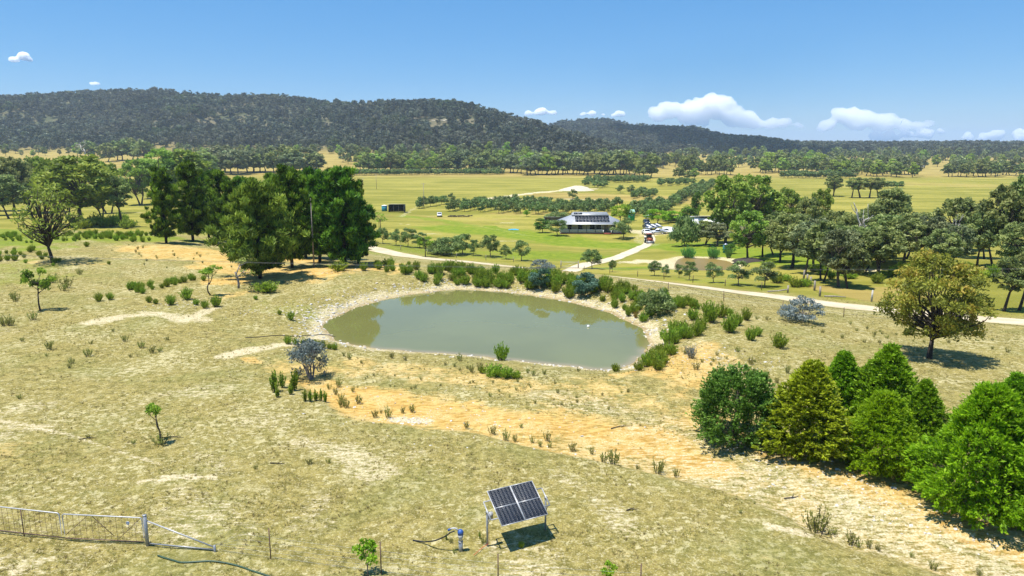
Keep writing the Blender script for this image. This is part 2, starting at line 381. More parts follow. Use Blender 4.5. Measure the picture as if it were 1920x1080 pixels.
M['brick'] = plain('red_brick', C(.30, .08, .05), .85, var=.25, scale=8)
M['lamp'] = plain('headlight_lens', C(.7, .7, .68), .15, spec=.6)
HAZE = 0.00009
# ------------------------------------------------------------------ the ground: one sheet from the camera's feet over the hills
th = np.radians(np.concatenate([np.linspace(-43, 43, 620), np.linspace(43, 317, 56)[1:-1]]))
rr = [10.0]
while rr[-1] < 9500: rr.append(rr[-1] * (1.0105 if rr[-1] < 700 else 1.022))
rr = np.array(rr)
na, nr_ = len(th), len(rr)
GX = (rr[:, None] * np.sin(th)[None]).ravel(); GY = (rr[:, None] * np.cos(th)[None]).ravel()
GZ = H(GX, GY)
GV = np.vstack([np.c_[GX, GY, GZ], [[0, 0, 0]]])
i = np.arange(nr_ - 1)[:, None] * na; j = np.arange(na)[None]; k = (j + 1) % na
GQ = np.stack([i + j, i + k, i + na + k, i + na + j], -1).reshape(-1, 4)[:, ::-1]
GT = np.array([(len(GV) - 1, (q + 1) % na, q) for q in range(na)])
gx, gy = GV[:, 0], GV[:, 1]
wob = (fbm(gx / 3.0, gy / 3.0, 21, 4) - 0.5)
def stroke(pts, wm, s=1.0, amp=1.2, world=False):
    L = np.array([p if world else gp(*p)[:2] for p in pts])
    lo, hi = L.min(0) - wm * 2, L.max(0) + wm * 2
    out = np.zeros(len(gx)); m = (gx > lo[0]) & (gx < hi[0]) & (gy > lo[1]) & (gy < hi[1])
    if m.any():
        d = seg_dist(gx[m], gy[m], L) + wob[m] * wm * amp
        out[m] = s * (1 - sst(wm * 0.25, wm, d))
    return out
def layers(*a):
    r = a[0]
    for b in a[1:]: r = np.maximum(r, b)
    return r
pd1 = pond_sd(gx, gy, POND); pd2 = pond_sd(gx, gy, POND2); pd3 = pond_sd(gx, gy, POND3)
q = (gy > 18) & (gy < 75) & (gx > -24) & (gx < 45)
led = np.full(len(gx), -9.0); led[q] = seg_dist(gx[q], gy[q], LEDGE) * np.sign(gy[q] - np.interp(gx[q], LEDGE[:, 0], LEDGE[:, 1]))
led += wob * 1.0; lw_ = np.interp(azpx(gx, gy), (560, 800, 1100, 1500, 1900), (2.5, 3.5, 4.6, 6.0, 6.5))
strip_ = sst(-.15, .35, led) * (1 - sst(.55, 1.15, led / lw_)) * sst(500, 640, azpx(gx, gy))
bare = layers(strip_ * np.interp(azpx(gx, gy), (560, 1000, 1200, 1900), (.8, .75, .5, .46)), stroke([(590, 725), (700, 755), (800, 768), (950, 780), (1080, 805), (1200, 835), (1320, 870)], 3.6, .95),
              stroke([(1200, 850), (1350, 890), (1550, 965), (1750, 1020), (1920, 1060)], 2.6, .42), stroke([(1000, 760), (1250, 820), (1450, 880)], 2.2, .45),
              stroke([(560, 690), (700, 690), (820, 700), (1000, 730), (1150, 735), (1300, 780)], 3.8, .55),
              stroke([(1300, 780), (1450, 850), (1650, 920), (1920, 1000)], 3.0, .75),
              stroke([(1230, 700), (1290, 660), (1330, 650), (1320, 690), (1280, 740)], 3.2, .8),
              stroke([(1320, 800), (1500, 850), (1650, 905), (1800, 985), (1930, 1050)], 1.6, .85),
              stroke([(440, 525), (520, 522), (600, 512), (690, 497)], 5.0, 1.0), stroke([(560, 488), (640, 492)], 5.0, 1.0),
              stroke([(290, 465), (380, 482), (470, 502), (560, 506), (690, 500)], 9.0, .85), stroke([(60, 492), (200, 495)], 1.4, .6),
              stroke([(410, 558), (470, 545)], 2.2, .6), stroke([(0, 845), (20, 850)], 3.0, .35), stroke([(1155, 703), (1200, 694)], .9, 1.0), stroke([(465, 672), (480, 680)], .8, .8))
pale = layers(strip_ * np.interp(azpx(gx, gy), (560, 900, 1200, 1900), (.1, .3, .58, .62)), (1 - sst(.8, 3.2, pd1 + wob * 3)) * .72, (1 - sst(1, 4, pd2 + wob * 3)) * .8, (1 - sst(0.5, 2.5, pd3 + wob * 2)) * .8,
              stroke([(170, 605), (240, 592), (300, 590), (345, 600), (400, 578)], 1.5, .85), stroke([(270, 585), (390, 600)], 1.5, .7), stroke([(420, 668), (470, 655), (540, 645), (600, 632)], 1.3, .95),
              stroke([(170, 560), (260, 560)], .7, .6), stroke([(262, 903), (310, 900)], .5, .95), stroke([(305, 893), (400, 895)], .4, .95), stroke([(0, 790), (60, 800), (130, 815), (300, 870)], .35, .7),
              stroke([(230, 935), (290, 940)], .6, .5), stroke([(330, 925), (450, 960)], .9, .5), stroke([(360, 850), (420, 880)], 1.2, .45), stroke([(560, 830), (660, 850), (700, 880)], 2.2, .6),
              stroke([(740, 787), (800, 790)], .6, 1.0), stroke([(1060, 890), (1130, 950), (1180, 990)], 1.6, .55), stroke([(900, 1075), (1000, 1060), (1120, 1050)], 1.2, .3),
              stroke([(1440, 985), (1510, 1000)], .5, .9), stroke([(1400, 880), (1500, 905), (1600, 930), (1700, 975)], 1.6, .6), stroke([(1000, 740), (1200, 770), (1300, 810)], 3.0, .5), stroke([(650, 700), (900, 715)], 2.5, .4),
              stroke([(1200, 800), (1400, 860), (1600, 930), (1900, 1010)], 3.4, .5), stroke([(1600, 985), (1800, 1040)], 2.0, .6), stroke([(1700, 1020), (1900, 1075)], 1.6, .6), stroke([(640, 1060), (800, 1068), (960, 1060)], .8, .35), stroke([(0, 985), (120, 1000), (260, 1010)], .9, .3), stroke([(30, 1070), (80, 1050)], .7, .7),
              stroke([(1300, 640), (1340, 660), (1360, 690)], 2.4, .45), stroke([(1420, 655), (1480, 665)], .8, .3),
              stroke([(920, 372), (1000, 362), (1060, 357), (1110, 354)], 7, .95), stroke([(960, 374), (1060, 373), (1150, 376)], 4.5, .8), stroke([(1075, 356), (1095, 353)], 6, 1), stroke([(1195, 388), (1260, 383)], 3, .7),
              stroke([(775, 438), (830, 439)], 1.6, .8), stroke([(930, 418), (960, 418)], 2.5, .8), stroke([(940, 452), (970, 452)], 2, .7), stroke([(805, 406), (880, 405)], 2.0, .6), stroke([(750, 420), (770, 421)], 1.2, .8), stroke([(785, 385), (768, 396), (752, 406)], 2.2, .55), stroke([(760, 408), (830, 413), (900, 424), (990, 442)], 1.6, .42), stroke([(700, 398), (715, 396)], 2.0, .5), stroke([(640, 330), (760, 332), (1100, 331)], 2.5, .4),
              stroke([(1185, 492), (1215, 490), (1250, 492), (1262, 500)], 5.5, .9), stroke([(1200, 433), (1230, 440), (1260, 428)], 7, .75), stroke([(1190, 445), (1225, 460)], 4, .5),
              stroke([(1690, 505), (1720, 530), (1700, 545)], 1.4, .9), stroke([(200, 399), (270, 399)], 1.4, .9), stroke([(75, 232), (100, 232)], 26, .9, .4), stroke([(1030, 490), (1060, 497)], 1.5, .3))
pale = np.maximum(pale, .5 * sst(.54, .70, fbm(gx / 5, gy / 5, 71, 4)) * (gy < 62) * (gy > 15) * sst(-.3, .5, -led))
sR = np.interp(gx, ROADL[::-1, 0] if ROADL[0, 0] > ROADL[-1, 0] else ROADL[:, 0], ROADL[::-1, 1] if ROADL[0, 0] > ROADL[-1, 0] else ROADL[:, 1])
fieldm = sst(0, 14, gy - sR + wob * 8) * sst(-75, -20, gx + (gy - 120) * 0.35) + sst(135, 190, gy)
fieldm = np.clip(fieldm, 0, 1)
lush = layers(stroke([(840, 428), (960, 438), (1080, 455), (1180, 462)], 20, .9, .5), stroke([(1000, 480), (1090, 480)], 16, .75, .6), stroke([(1290, 462), (1400, 480), (1520, 490)], 16, .95, .5), stroke([(1150, 503), (1240, 503)], 5, .8), stroke([(700, 470), (760, 465), (900, 478)], 12, .5),
              stroke([(760, 405), (840, 415), (960, 440)], 7, .7), stroke([(1860, 512), (1880, 515)], 7, 1.0), stroke([(1440, 540), (1300, 525)], 7, .45), stroke([(915, 424), (960, 434)], 3.5, 1.2),
              stroke([(0, 430), (60, 455), (160, 440), (260, 445)], 14, .7), stroke([(0, 500), (60, 520)], 8, .4), stroke([(560, 585), (500, 575), (600, 600)], 4, .35))
dryf = layers(stroke([(1050, 366), (1150, 370), (1290, 375)], 40, .9, .6), stroke([(960, 400), (1150, 400)], 22, .55, .6), stroke([(740, 405), (930, 412)], 16, .45), stroke([(1720, 345), (1900, 350)], 60, .5),
              sst(560, 820, gy) * 0.9, stroke([(1550, 540), (1640, 560), (1700, 545)], 4.5, 1.1))
px_ = azpx(gx, gy)
fo = far(gx, gy)[1] * (gy > 600)
forest = np.clip(fo * 6, 0, 1)
scrub = (1 - sst(0.02, 0.12, fo)) * (fo > 0) * (gy > 600)
water_edge = 1 - sst(0.05, 0.7, pd1 + wob * .5)
GA = dict(bare=bare, pale=pale, field=fieldm, lush=np.clip(lush, 0, 1), dry=dryf, forest=forest, wet=water_edge)

t = NT('ground_soil_and_grass')
P = t.pos()
n_fine = t.noise(9.0, 4, .65); n_mid = t.noise(1.7, 4, .6); n_big = t.noise(0.16, 3, .55); n_patch = t.noise(0.55, 4, .6, dist=.4)
n_speck = t.noise(26.0, 3, .7); n_cl = t.noise(3.6, 5, .72); n_fk = t.noise(2.3, 6, .78, dist=.3); n_cl2 = t.noise(5.5, 4, .7, vec=t.scaled((1, 1, 1.7)), dist=.6); n_st = t.noise(3.2, 4, .65, vec=t.scaled((0.55, 1.6, 1)))
# foreground pasture: straw, olive and bleached grass
g = t.mix(t.ramp(n_mid, .36, .62), C(.195, .165, .045), C(.40, .325, .12))
g = t.mix(t.ramp(n_big, .4, .66), g, t.mix(t.ramp(n_st, .35, .65), C(.18, .165, .042), C(.37, .305, .11)))
g = t.mix(t.math('MULTIPLY', t.ramp(n_cl, .52, .60), .62), g, C(.54, .445, .19)); g = t.mix(t.math('MULTIPLY', t.ramp(n_cl2, .54, .64), .36), g, C(.15, .13, .04))
g = t.mix(t.math('MULTIPLY', t.ramp(n_fine, .50, .66), .45), g, C(.13, .12, .036))
g = t.mix(t.math('MULTIPLY', t.ramp(n_speck, .53, .68), .36), g, C(.11, .10, .035))
g = t.mix(t.math('MULTIPLY', t.ramp(t.math('ADD', n_fk, t.math('MULTIPLY', t.math('SUBTRACT', n_big, .5), .35)), .54, .595), .8), g, C(.66, .58, .38))
g = t.mix(t.math('MULTIPLY', t.ramp(n_patch, .56, .70), .7), g, t.mix(t.ramp(n_fine, .4, .58), C(.30, .25, .10), C(.62, .54, .31)))
# lush grass and the far fields
fn1 = t.noise(0.05, 4, .6, vec=t.scaled((0.45, 1.5, 1))); fn2 = t.noise(0.5, 4, .65)
fld = t.mix(t.ramp(fn1, .36, .64), C(.185, .180, .026), C(.315, .275, .055)); fld = t.mix(t.math('MULTIPLY', t.ramp(fn2, .45, .7), .45), fld, C(.15, .155, .022))
dr = t.mix(t.ramp(fn1, .35, .65), C(.26, .19, .052), C(.37, .285, .085))
fld = t.mix(t.math('MULTIPLY', t.ramp(t.math('ADD', t.attr('dry'), t.math('MULTIPLY', t.math('SUBTRACT', fn2, .5), .8)), .2, .75), .9), fld, dr)
ls = t.mix(t.ramp(fn2, .35, .65), C(.118, .185, .010), C(.21, .245, .022))
g = t.mix(1.0, g, C(.80, .80, .65), 'MULTIPLY')
g = t.mix(t.math('MULTIPLY', t.ramp(t.noise(7.5, 4, .75), .54, .64), .45), g, C(.17, .115, .055))
g = t.mix(t.math('MULTIPLY', t.ramp(t.noise(12, 4, .75), .55, .63), .6), g, C(.60, .53, .31))
g = t.mix(t.math('MULTIPLY', t.ramp(t.noise(.13, 5, .65, dist=.5), .46, .66), .48), g, t.mix(t.ramp(n_cl, .42, .58), C(.125, .135, .032), C(.27, .26, .085)))
g = t.mix(t.attr('field'), g, fld)
g = t.mix(t.ramp(t.math('ADD', t.attr('lush'), t.math('MULTIPLY', t.math('SUBTRACT', fn2, .5), .9)), .15, .85), g, ls)
# bare orange earth and pale clay, with their own ragged edges
ob = t.mix(t.ramp(n_st, .36, .62), C(.42, .225, .045), C(.60, .42, .14)); ob = t.mix(t.math('MULTIPLY', t.ramp(n_fine, .55, .7), .5), ob, C(.21, .12, .04)); ob = t.mix(t.math('MULTIPLY', t.ramp(n_patch, .47, .64), .7), ob, t.mix(t.ramp(n_fine, .4, .6), C(.44, .31, .09), C(.66, .53, .26)))
bf = t.ramp(t.math('ADD', t.attr('bare'), t.math('ADD', t.math('MULTIPLY', t.math('SUBTRACT', n_st, .5), 1.5), t.math('ADD', t.math('MULTIPLY', t.math('SUBTRACT', n_fine, .5), .8), t.math('MULTIPLY', t.math('SUBTRACT', n_patch, .5), 1.6)))), .3, .82)
g = t.mix(t.math('MULTIPLY', bf, .9), g, ob)
pc = t.mix(t.ramp(n_fine, .35, .65), C(.44, .36, .195), C(.63, .55, .36)); pc = t.mix(t.math('MULTIPLY', t.ramp(n_speck, .55, .7), .4), pc, C(.29, .22, .11))
pf = t.ramp(t.math('ADD', t.attr('pale'), t.math('ADD', t.math('MULTIPLY', t.math('SUBTRACT', n_st, .5), 1.7), t.math('MULTIPLY', t.math('SUBTRACT', n_fine, .5), .9))), .42, .86)
g = t.mix(pf, g, pc)
g = t.mix(t.math('MULTIPLY', t.attr('wet'), .55), g, C(.22, .13, .045))
ff = t.mix(t.ramp(t.noise(0.03, 4), .4, .62), C(.07, .08, .04), C(.15, .13, .075))
g = t.mix(t.attr('forest'), g, ff)
bump = t.math('ADD', t.math('MULTIPLY', n_fine, 1.0), t.math('ADD', t.math('MULTIPLY', n_speck, .45), t.math('MULTIPLY', n_mid, 1.6)))
M['ground'] = t.done(t.bsdf(g, .95, .12, bump=bump, bstr=.75, bdist=.11))
ground = obj('ground', mesh_np('ground', GV, GQ, GT, [M['ground']], vattr=GA, smooth=True)); tag(ground, kind='structure')

# ------------------------------------------------------------------ water
def water_mat(name, col, rough, spec=.5):
    t = NT(name); n = t.noise(0.10, 3); c = t.mix(t.ramp(n, .35, .65), col, tuple(x * 1.12 for x in col[:3]) + (1,))
    d = t.attr('shallow'); c = t.mix(t.ramp(d, 0.0, 1.0), c, C(.26, .21, .105))
    rp = t.noise(1.6, 2, .5, vec=t.scaled((1, 2.2, 1)))
    b = t.bsdf(c, rough, spec, bump=rp, bstr=.03, bdist=.02); return t.done(b)
def water(name, L, z, mat, lab):
    n = len(L); c = L.mean(0); V = [(c[0], c[1], z)]; Q = []; T = []; S = [0.0]
    rings = (0.5, 0.8, 0.9, 0.95, 1.0, 1.03)
    for k in rings:
        for p in L: q = c + (p - c) * k; V.append((q[0], q[1], z))
    V = np.array(V); d = pond_sd(V[:, 0], V[:, 1], L); S = sst(-1.2, 0.2, d)
    if name == 'water': S = S * np.clip(1.15 - sst(55, 66, V[:, 1]), 0.12, 1)
    for r in range(len(rings) - 1):
        for q in range(n): a = 1 + r * n; Q.append((a + q, a + n + q, a + n + (q + 1) % n, a + (q + 1) % n))
    for q in range(n): T.append((0, 1 + q, 1 + (q + 1) % n))
    o = obj(name, mesh_np(name, V, Q, T, [mat], vattr=dict(shallow=S), smooth=True)); tag(o, lab, kind='structure')
water('water', POND, POND_Z, water_mat('murky_dam_water', C(.148, .150, .048), .02), 'murky grey green farm dam water')
water('water', POND2, P2_Z, water_mat('brown_pond_water', C(.19, .135, .04), .4, .15), 'brown water of the small reed pond')
water('water', POND3, P3_Z, water_mat('olive_pond_water', C(.17, .15, .055), .4, .2), 'shallow olive water between the gum trunks')

# ------------------------------------------------------------------ road and driveway
def gravel(name, a, b):
    t = NT(name); n = t.noise(.35, 4); f = t.noise(7, 3); e = t.attr('edge')
    c = t.mix(t.ramp(n, .35, .65), a, b); c = t.mix(t.math('MULTIPLY', t.ramp(f, .5, .7), .35), c, tuple(x * .6 for x in a[:3]) + (1,))
    c = t.mix(t.ramp(t.math('ADD', e, t.math('MULTIPLY', t.math('SUBTRACT', f, .5), 1.2)), .35, .75), c, C(.27, .24, .09))
    return t.done(t.bsdf(c, .95, .1, bump=f, bstr=.3, bdist=.03))
def strip(name, L, wd, mat, lab, lift=.05, mid=0.0):
    L = np.asarray(L); seg = np.r_[0, np.cumsum(np.linalg.norm(np.diff(L, axis=0), axis=1))]
    s = np.arange(0, seg[-1], .8); X = np.interp(s, seg, L[:, 0]); Y = np.interp(s, seg, L[:, 1])
    tx, ty = np.gradient(X), np.gradient(Y); ln = np.hypot(tx, ty); nx, ny = -ty / ln, tx / ln
    us = np.array([-1, -.82, -.55, -.25, 0, .25, .55, .82, 1]); ww = wd / 2 * (1 + .22 * (fbm(s / 5, s * 0 + 3, 8, 3) - .5) * 2)
    VX = X[:, None] + nx[:, None] * us * ww[:, None]; VY = Y[:, None] + ny[:, None] * us * ww[:, None]
    VZ = H(VX.ravel(), VY.ravel()).reshape(VX.shape) + lift - .03 * (np.abs(us) > .95)
    m = len(us); ii = np.arange(len(s) - 1)[:, None] * m; jj = np.arange(m - 1)[None]
    Q = np.stack([ii + jj, ii + jj + 1, ii + m + jj + 1, ii + m + jj], -1).reshape(-1, 4)
    e = np.tile(np.where(np.abs(us) > .95, 1.0, np.where(np.abs(us) > .8, .45, np.where(us == 0, mid, 0))), len(s))
    o = obj(name, mesh_np(name, np.c_[VX.ravel(), VY.ravel(), VZ.ravel()], Q, None, [mat], vattr=dict(edge=e), smooth=True)); tag(o, lab, kind='structure'); return o
strip('road', ROADL, 6.2, gravel('gravel_road', C(.47, .38, .25), C(.58, .49, .34)), 'pale gravel road crossing behind the dam', .06, .12)
strip('driveway', smooth_line([gp(*p)[:2] for p in ((1040, 507), (1085, 501), (1130, 490), (1170, 478), (1203, 464), (1218, 452), (1216, 441))]), 3.4, gravel('gravel_drive', C(.50, .42, .29), C(.60, .52, .38)), 'winding gravel driveway up to the farmhouse', .06, .35)

# ------------------------------------------------------------------ plant shapes (meshes shared by all copies)
def leaves(P, size, elong=1.8, up=None, spread=1.0, out=None):
    """rhombic leaves; P (n,3); out = preferred long-axis directions"""
    n = len(P); t_ = RNG.normal(size=(n, 3)) * spread
    if out is not None: t_ = t_ + out
    if up is not None: t_[:, 2] += up
    t_ /= np.linalg.norm(t_, axis=1)[:, None] + 1e-9
    b = np.cross(t_, RNG.normal(size=(n, 3))); b /= np.linalg.norm(b, axis=1)[:, None] + 1e-9
    s = size * RNG.uniform(.6, 1.35, n)[:, None]
    V = np.stack([P - t_ * s * elong, P - b * s, P + t_ * s * elong, P + b * s], 1).reshape(-1, 3)
    return V, np.arange(4 * n).reshape(-1, 4)
def rdir(n):
    d = RNG.normal(size=(n, 3)); return d / np.linalg.norm(d, axis=1)[:, None]
def clump_leaves(cent, rad, per, size, elong, flat=.75, up=None, shell=.5, outw=0.0, spread=1.0):
    P = []; v = []; O = []
    for c, r in zip(cent, rad):
        m = max(3, int(per * r * r / np.mean(np.square(rad)))); d = rdir(m); d[:, 2] = np.where(d[:, 2] < -.35, -d[:, 2], d[:, 2]); q = RNG.uniform(0, 1, m) ** shell
        P.append(c + d * (r * q)[:, None] * np.array([1, 1, flat])); O.append(d * outw)
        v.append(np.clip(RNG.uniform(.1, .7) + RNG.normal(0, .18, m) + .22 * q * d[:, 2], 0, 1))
    P = np.vstack(P); V, Q = leaves(P, size, elong, up, spread, np.vstack(O) if outw else None)
    return V, Q, np.concatenate(v)
def limb(mb, a, b, r0, r1, bend=.12, n=5, sides=5):
    a, b = np.array(a, float), np.array(b, float); L = np.linalg.norm(b - a); t_ = np.linspace(0, 1, n)[:, None]
    o = RNG.normal(size=3) * L * bend; o[2] = abs(o[2]) * .3
    mb.tube(a + (b - a) * t_ + o * np.sin(t_ * math.pi), r0 + (r1 - r0) * t_[:, 0], sides)
def gum_shape(nm, Hh=10., W=8., ncl=18, per=220, ls=.16, mat='gum', z0=.34, lean=.05, bark='bark', stems=1, cr=.2, flat=1.1, elong=2.2, sides=6, top=.5):
    tr = MB(); base = np.array([0, 0, -.3]); cents = []; tries = 0
    while len(cents) < ncl and tries < 4000:
        tries += 1; zn = RNG.uniform(.04, .97); a = RNG.uniform(0, 6.283); prof = math.sin(math.pi * (.06 + .9 * zn) ** (.72 + .3 * top)) ** .62; R_c = W * .5 * .86 * prof * RNG.uniform(.2, 1) ** .5
        c = np.array([math.cos(a) * R_c, math.sin(a) * R_c, Hh * (z0 + (1 - z0) * (.06 + .87 * zn))])
        if all(np.linalg.norm((c - e) * [1, 1, 1.2]) > W * min(.15, cr * 1.05) for e in cents): cents.append(c)
    cents = np.array(cents); rad = W * cr * RNG.uniform(.65, 1.25, len(cents))
    r0 = Hh * .022
    for s_ in range(stems):
        a = RNG.uniform(0, 6.28); off = np.array([math.cos(a), math.sin(a), 0]) * (0 if stems == 1 else r0 * 2)
        fork = np.array([RNG.normal(0, lean) * Hh * .6, RNG.normal(0, lean) * Hh * .6, Hh * max(z0, .2) * RNG.uniform(.85, 1.1)]) + off * 2.6
        k0 = 1.0 / stems ** .5; limb(tr, base + off, fork, r0 * 1.2 * k0, r0 * .72 * k0, .03, 6, sides)
        mine = [q for q in range(len(cents)) if q % stems == s_]
        hub = fork + np.array([0, 0, Hh * .2]) + RNG.normal(size=3) * .04 * Hh
        limb(tr, fork, hub, r0 * .7, r0 * .45, .1, 4, sides)
        for q in mine:
            st = fork + (hub - fork) * RNG.uniform(0, 1); limb(tr, st, cents[q], r0 * .4, r0 * .1, .12, 5, max(3, sides - 2))
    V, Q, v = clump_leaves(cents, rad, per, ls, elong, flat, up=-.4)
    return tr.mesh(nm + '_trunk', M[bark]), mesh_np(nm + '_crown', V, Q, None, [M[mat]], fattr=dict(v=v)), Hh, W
def pine_shape(nm, Hh=14., W=8., mat='pine', ls=.2, per=60, z0=.12, levels=13, cone=.75, droop=.0, bark='bark_dark', nb=6):
    tr = MB(); tr.tube([(0, 0, -.3), (.05 * RNG.normal(), .05 * RNG.normal(), Hh * .5), (0, 0, Hh * .97)], [Hh * .02, Hh * .013, .03], 7)
    cents = []; rad = []
    for l in range(levels):
        f = l / (levels - 1); z = Hh * (z0 + (1 - z0) * f * .97); R = W * .5 * (1 - f ** 1.6 * cone) * RNG.uniform(.75, 1.1) * (min(1, .55 + f * 2.2))
        m = max(3, int(nb * (1 - f * .45))); a0 = RNG.uniform(0, 6.28)
        for q in range(m):
            a = a0 + q * 6.283 / m + RNG.normal(0, .25); Rr = R * RNG.uniform(.6, 1.12); e = np.array([math.cos(a) * Rr, math.sin(a) * Rr, z + Rr * (.28 - droop)])
            limb(tr, (0, 0, z), e, Hh * .0055, .012, .05, 4, 3)
            for g_ in (1.0, .8, .6, .38):
                if g_ < 1 and R < .8: continue
                cents.append(np.array([e[0] * g_, e[1] * g_, z + (e[2] - z) * g_]) + RNG.normal(size=3) * W * .03); rad.append(W * .066 * RNG.uniform(.7, 1.35) * (1.1 if g_ == 1 else .9))
    cents.append(np.array([0, 0, Hh * .97])); rad.append(W * .07)
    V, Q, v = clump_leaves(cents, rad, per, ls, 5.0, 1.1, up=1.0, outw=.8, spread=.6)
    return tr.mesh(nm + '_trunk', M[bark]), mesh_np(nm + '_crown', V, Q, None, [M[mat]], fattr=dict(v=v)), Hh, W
def cypress_shape(nm, Hh=5., W=4.2, mat='cyp_green', n=900, per=34, ls=.035, cone=.9, sag=.35, spray=.26, el=3.0):
    """dense garden conifer: a mass of little outward sprays over a blunt cone"""
    tr = MB(); tr.tube([(0, 0, -.3), (0, 0, Hh * .85)], [.13, .02], 7); V_ = []; Q_ = []; v_ = []; c = 0
    lob = RNG.uniform(0, 6.28, 5)
    for q in range(n):
        f = RNG.uniform(0, 1) ** .85; z = Hh * (.03 + .95 * f); a = RNG.uniform(0, 6.283)
        prof = (min(1, (f + .04) / .2) ** .5) * (1 - f ** 1.28 * cone) ; bulge = 1 + .16 * math.sin(3 * a + lob[0] + f * 3) + .14 * math.sin(5 * a + lob[1] - f * 7) + .09 * math.sin(8 * f + lob[2] + 2 * a)
        R = W * .5 * prof * bulge * RNG.uniform(.68, 1.12)
        d = np.array([math.cos(a), math.sin(a), 0]); p = d * R + np.array([0, 0, z])
        ax = d * (1 - f * .55) + np.array([0, 0, .15 + f * .7]) + RNG.normal(size=3) * .22; ax /= np.linalg.norm(ax)
        L = spray * RNG.uniform(.6, 1.5); m = per; tt = RNG.uniform(-.6, 1, m)
        side = RNG.normal(size=(m, 3)) * L * .34 * (1.05 - np.clip(tt, 0, 1))[:, None]
        P = p + ax * (tt * L)[:, None] + side; P[:, 2] -= sag * L * np.clip(tt, 0, 1) ** 2
        V, Q = leaves(P, ls, el, None, .45, np.repeat(ax[None], m, 0) + side / L)
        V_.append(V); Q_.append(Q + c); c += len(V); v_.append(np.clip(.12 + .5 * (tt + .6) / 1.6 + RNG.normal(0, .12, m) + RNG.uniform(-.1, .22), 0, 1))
    for q in range(26):
        f = RNG.uniform(.05, .8); a = RNG.uniform(0, 6.28); limb(tr, (0, 0, Hh * f * .8), (math.cos(a) * W * .36 * (1 - f), math.sin(a) * W * .36 * (1 - f), Hh * f), .035, .01, .05, 4, 3)
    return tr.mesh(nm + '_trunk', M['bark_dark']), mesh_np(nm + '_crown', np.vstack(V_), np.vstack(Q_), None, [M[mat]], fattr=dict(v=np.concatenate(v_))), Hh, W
def broom_shape(nm, Hh=1., W=.9, mat='broom', stems=46, per=16, ls=.022, lean=.5, up=1.0):
    V_ = []; Q_ = []; v_ = []; c = 0; tr = MB()
    for q in range(stems):
        a = RNG.uniform(0, 6.28); r = RNG.uniform(0, 1) ** .6; L = Hh * RNG.uniform(.55, 1.03) * (1 - .28 * r); b = np.array([math.cos(a), math.sin(a), 0]) * r
        p0 = b * W * .16; p1 = b * W * .5 * lean * 2 + np.array([0, 0, L]) + RNG.normal(size=3) * .03 * Hh
        if q % 2 == 0: tr.tube([p0 - [0, 0, .05], (p0 + p1) / 2, p1], [.012 * Hh, .009 * Hh, .004 * Hh], 3, False)
        tt = RNG.uniform(.25, 1.02, per); P = p0 + (p1 - p0) * tt[:, None] + RNG.normal(size=(per, 3)) * .035 * W
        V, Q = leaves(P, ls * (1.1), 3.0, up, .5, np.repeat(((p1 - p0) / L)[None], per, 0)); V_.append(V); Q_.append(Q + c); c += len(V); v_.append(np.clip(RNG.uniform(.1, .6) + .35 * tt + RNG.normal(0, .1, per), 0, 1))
    TV = np.vstack(tr.V); TQ = np.vstack(tr.Q); V = np.vstack(V_ + [TV]); Q = np.vstack(Q_ + [TQ + c]); nl = c // 4
    return mesh_np(nm, V, Q, None, [M[mat], M['bark']], mi=np.r_[np.zeros(nl), np.ones(len(TQ))], fattr=dict(v=np.r_[np.concatenate(v_), np.zeros(len(TQ))])), Hh, W
def twig_shape(nm, Hh=2., W=2.4, n=26, mat='twig', depth=3, r=.03, stems=5, leafy=0, lmat='weed', ls=.03):
    tr = MB(); tips = []
    def grow(p, d, L, rad, lev):
        e = p + d * L; limb(tr, p, e, rad, rad * .6, .1, 4, 4)
        if lev == 0: tips.append(e); return
        for k_ in range(RNG.integers(2, 4)):
            dd = d + RNG.normal(size=3) * .5; dd[2] += .12; dd /= np.linalg.norm(dd); grow(p + d * L * RNG.uniform(.55, 1), dd, L * RNG.uniform(.55, .8), rad * .58, lev - 1)
    for s_ in range(stems):
        a = RNG.uniform(0, 6.28); k_ = W / Hh * .5; d = np.array([math.cos(a) * k_, math.sin(a) * k_, 1.]) if stems > 1 else np.array([RNG.normal(0, .1), RNG.normal(0, .1), 1.]); d /= np.linalg.norm(d)
        grow(np.array([0, 0, -.1]), d, Hh * .38, r, depth)
    tm = tr.mesh(nm + '_branches', M[mat])
    cm = None
    if leafy:
        V, Q, v = clump_leaves(tips, [W * .09] * len(tips), leafy, ls, 2.2, .8); cm = mesh_np(nm + '_crown', V, Q, None, [M[lmat]], fattr=dict(v=v))
    return tm, cm, Hh, W
# ------------------------------------------------------------------ plant prototypes
S = {}
S['gum_near'] = [gum_shape('gum_near', 10, 9.5, 80, 165, .07, 'gum_rust', .16, .03, 'bark_dark', 1, .088, 1.1, 2.4, 8, 0.25)]
S['gum'] = [gum_shape('gum%d' % q, 12, 9, 52, 95, .145, 'gum', .27, .05, 'bark_dark', 1 + q % 2, .105) for q in range(4)]
S['gum_green'] = [gum_shape('gumg%d' % q, 12, 9, 52, 95, .145, 'gum_green', .22, .04, 'bark', 1 + q % 2, .105) for q in range(3)]
S['gum_grey'] = [gum_shape('gumy%d' % q, 12, 9, 46, 95, .145, 'gum_grey', .26, .05, 'bark', 1 + q % 2, .105) for q in range(3)]
S['gum_slim'] = [gum_shape('gums%d' % q, 12, 6, 30, 100, .13, 'gum', .35, .04, 'bark_dark', 1, .13) for q in range(2)]
S['gum_far'] = [gum_shape('gumf%d' % q, 16, 12, 30, 44, .40, m_, .14, .04, 'bark', 1, .135, 1.1, 1.8, 4, .4) for q, m_ in enumerate(('gum', 'gum_grey', 'gum', 'gum_green', 'gum_grey'))]
S['sparse'] = [gum_shape('sparse', 11, 9, 70, 16, .12, 'gum_green', .2, .04, 'bark_dark', 1, .085)]
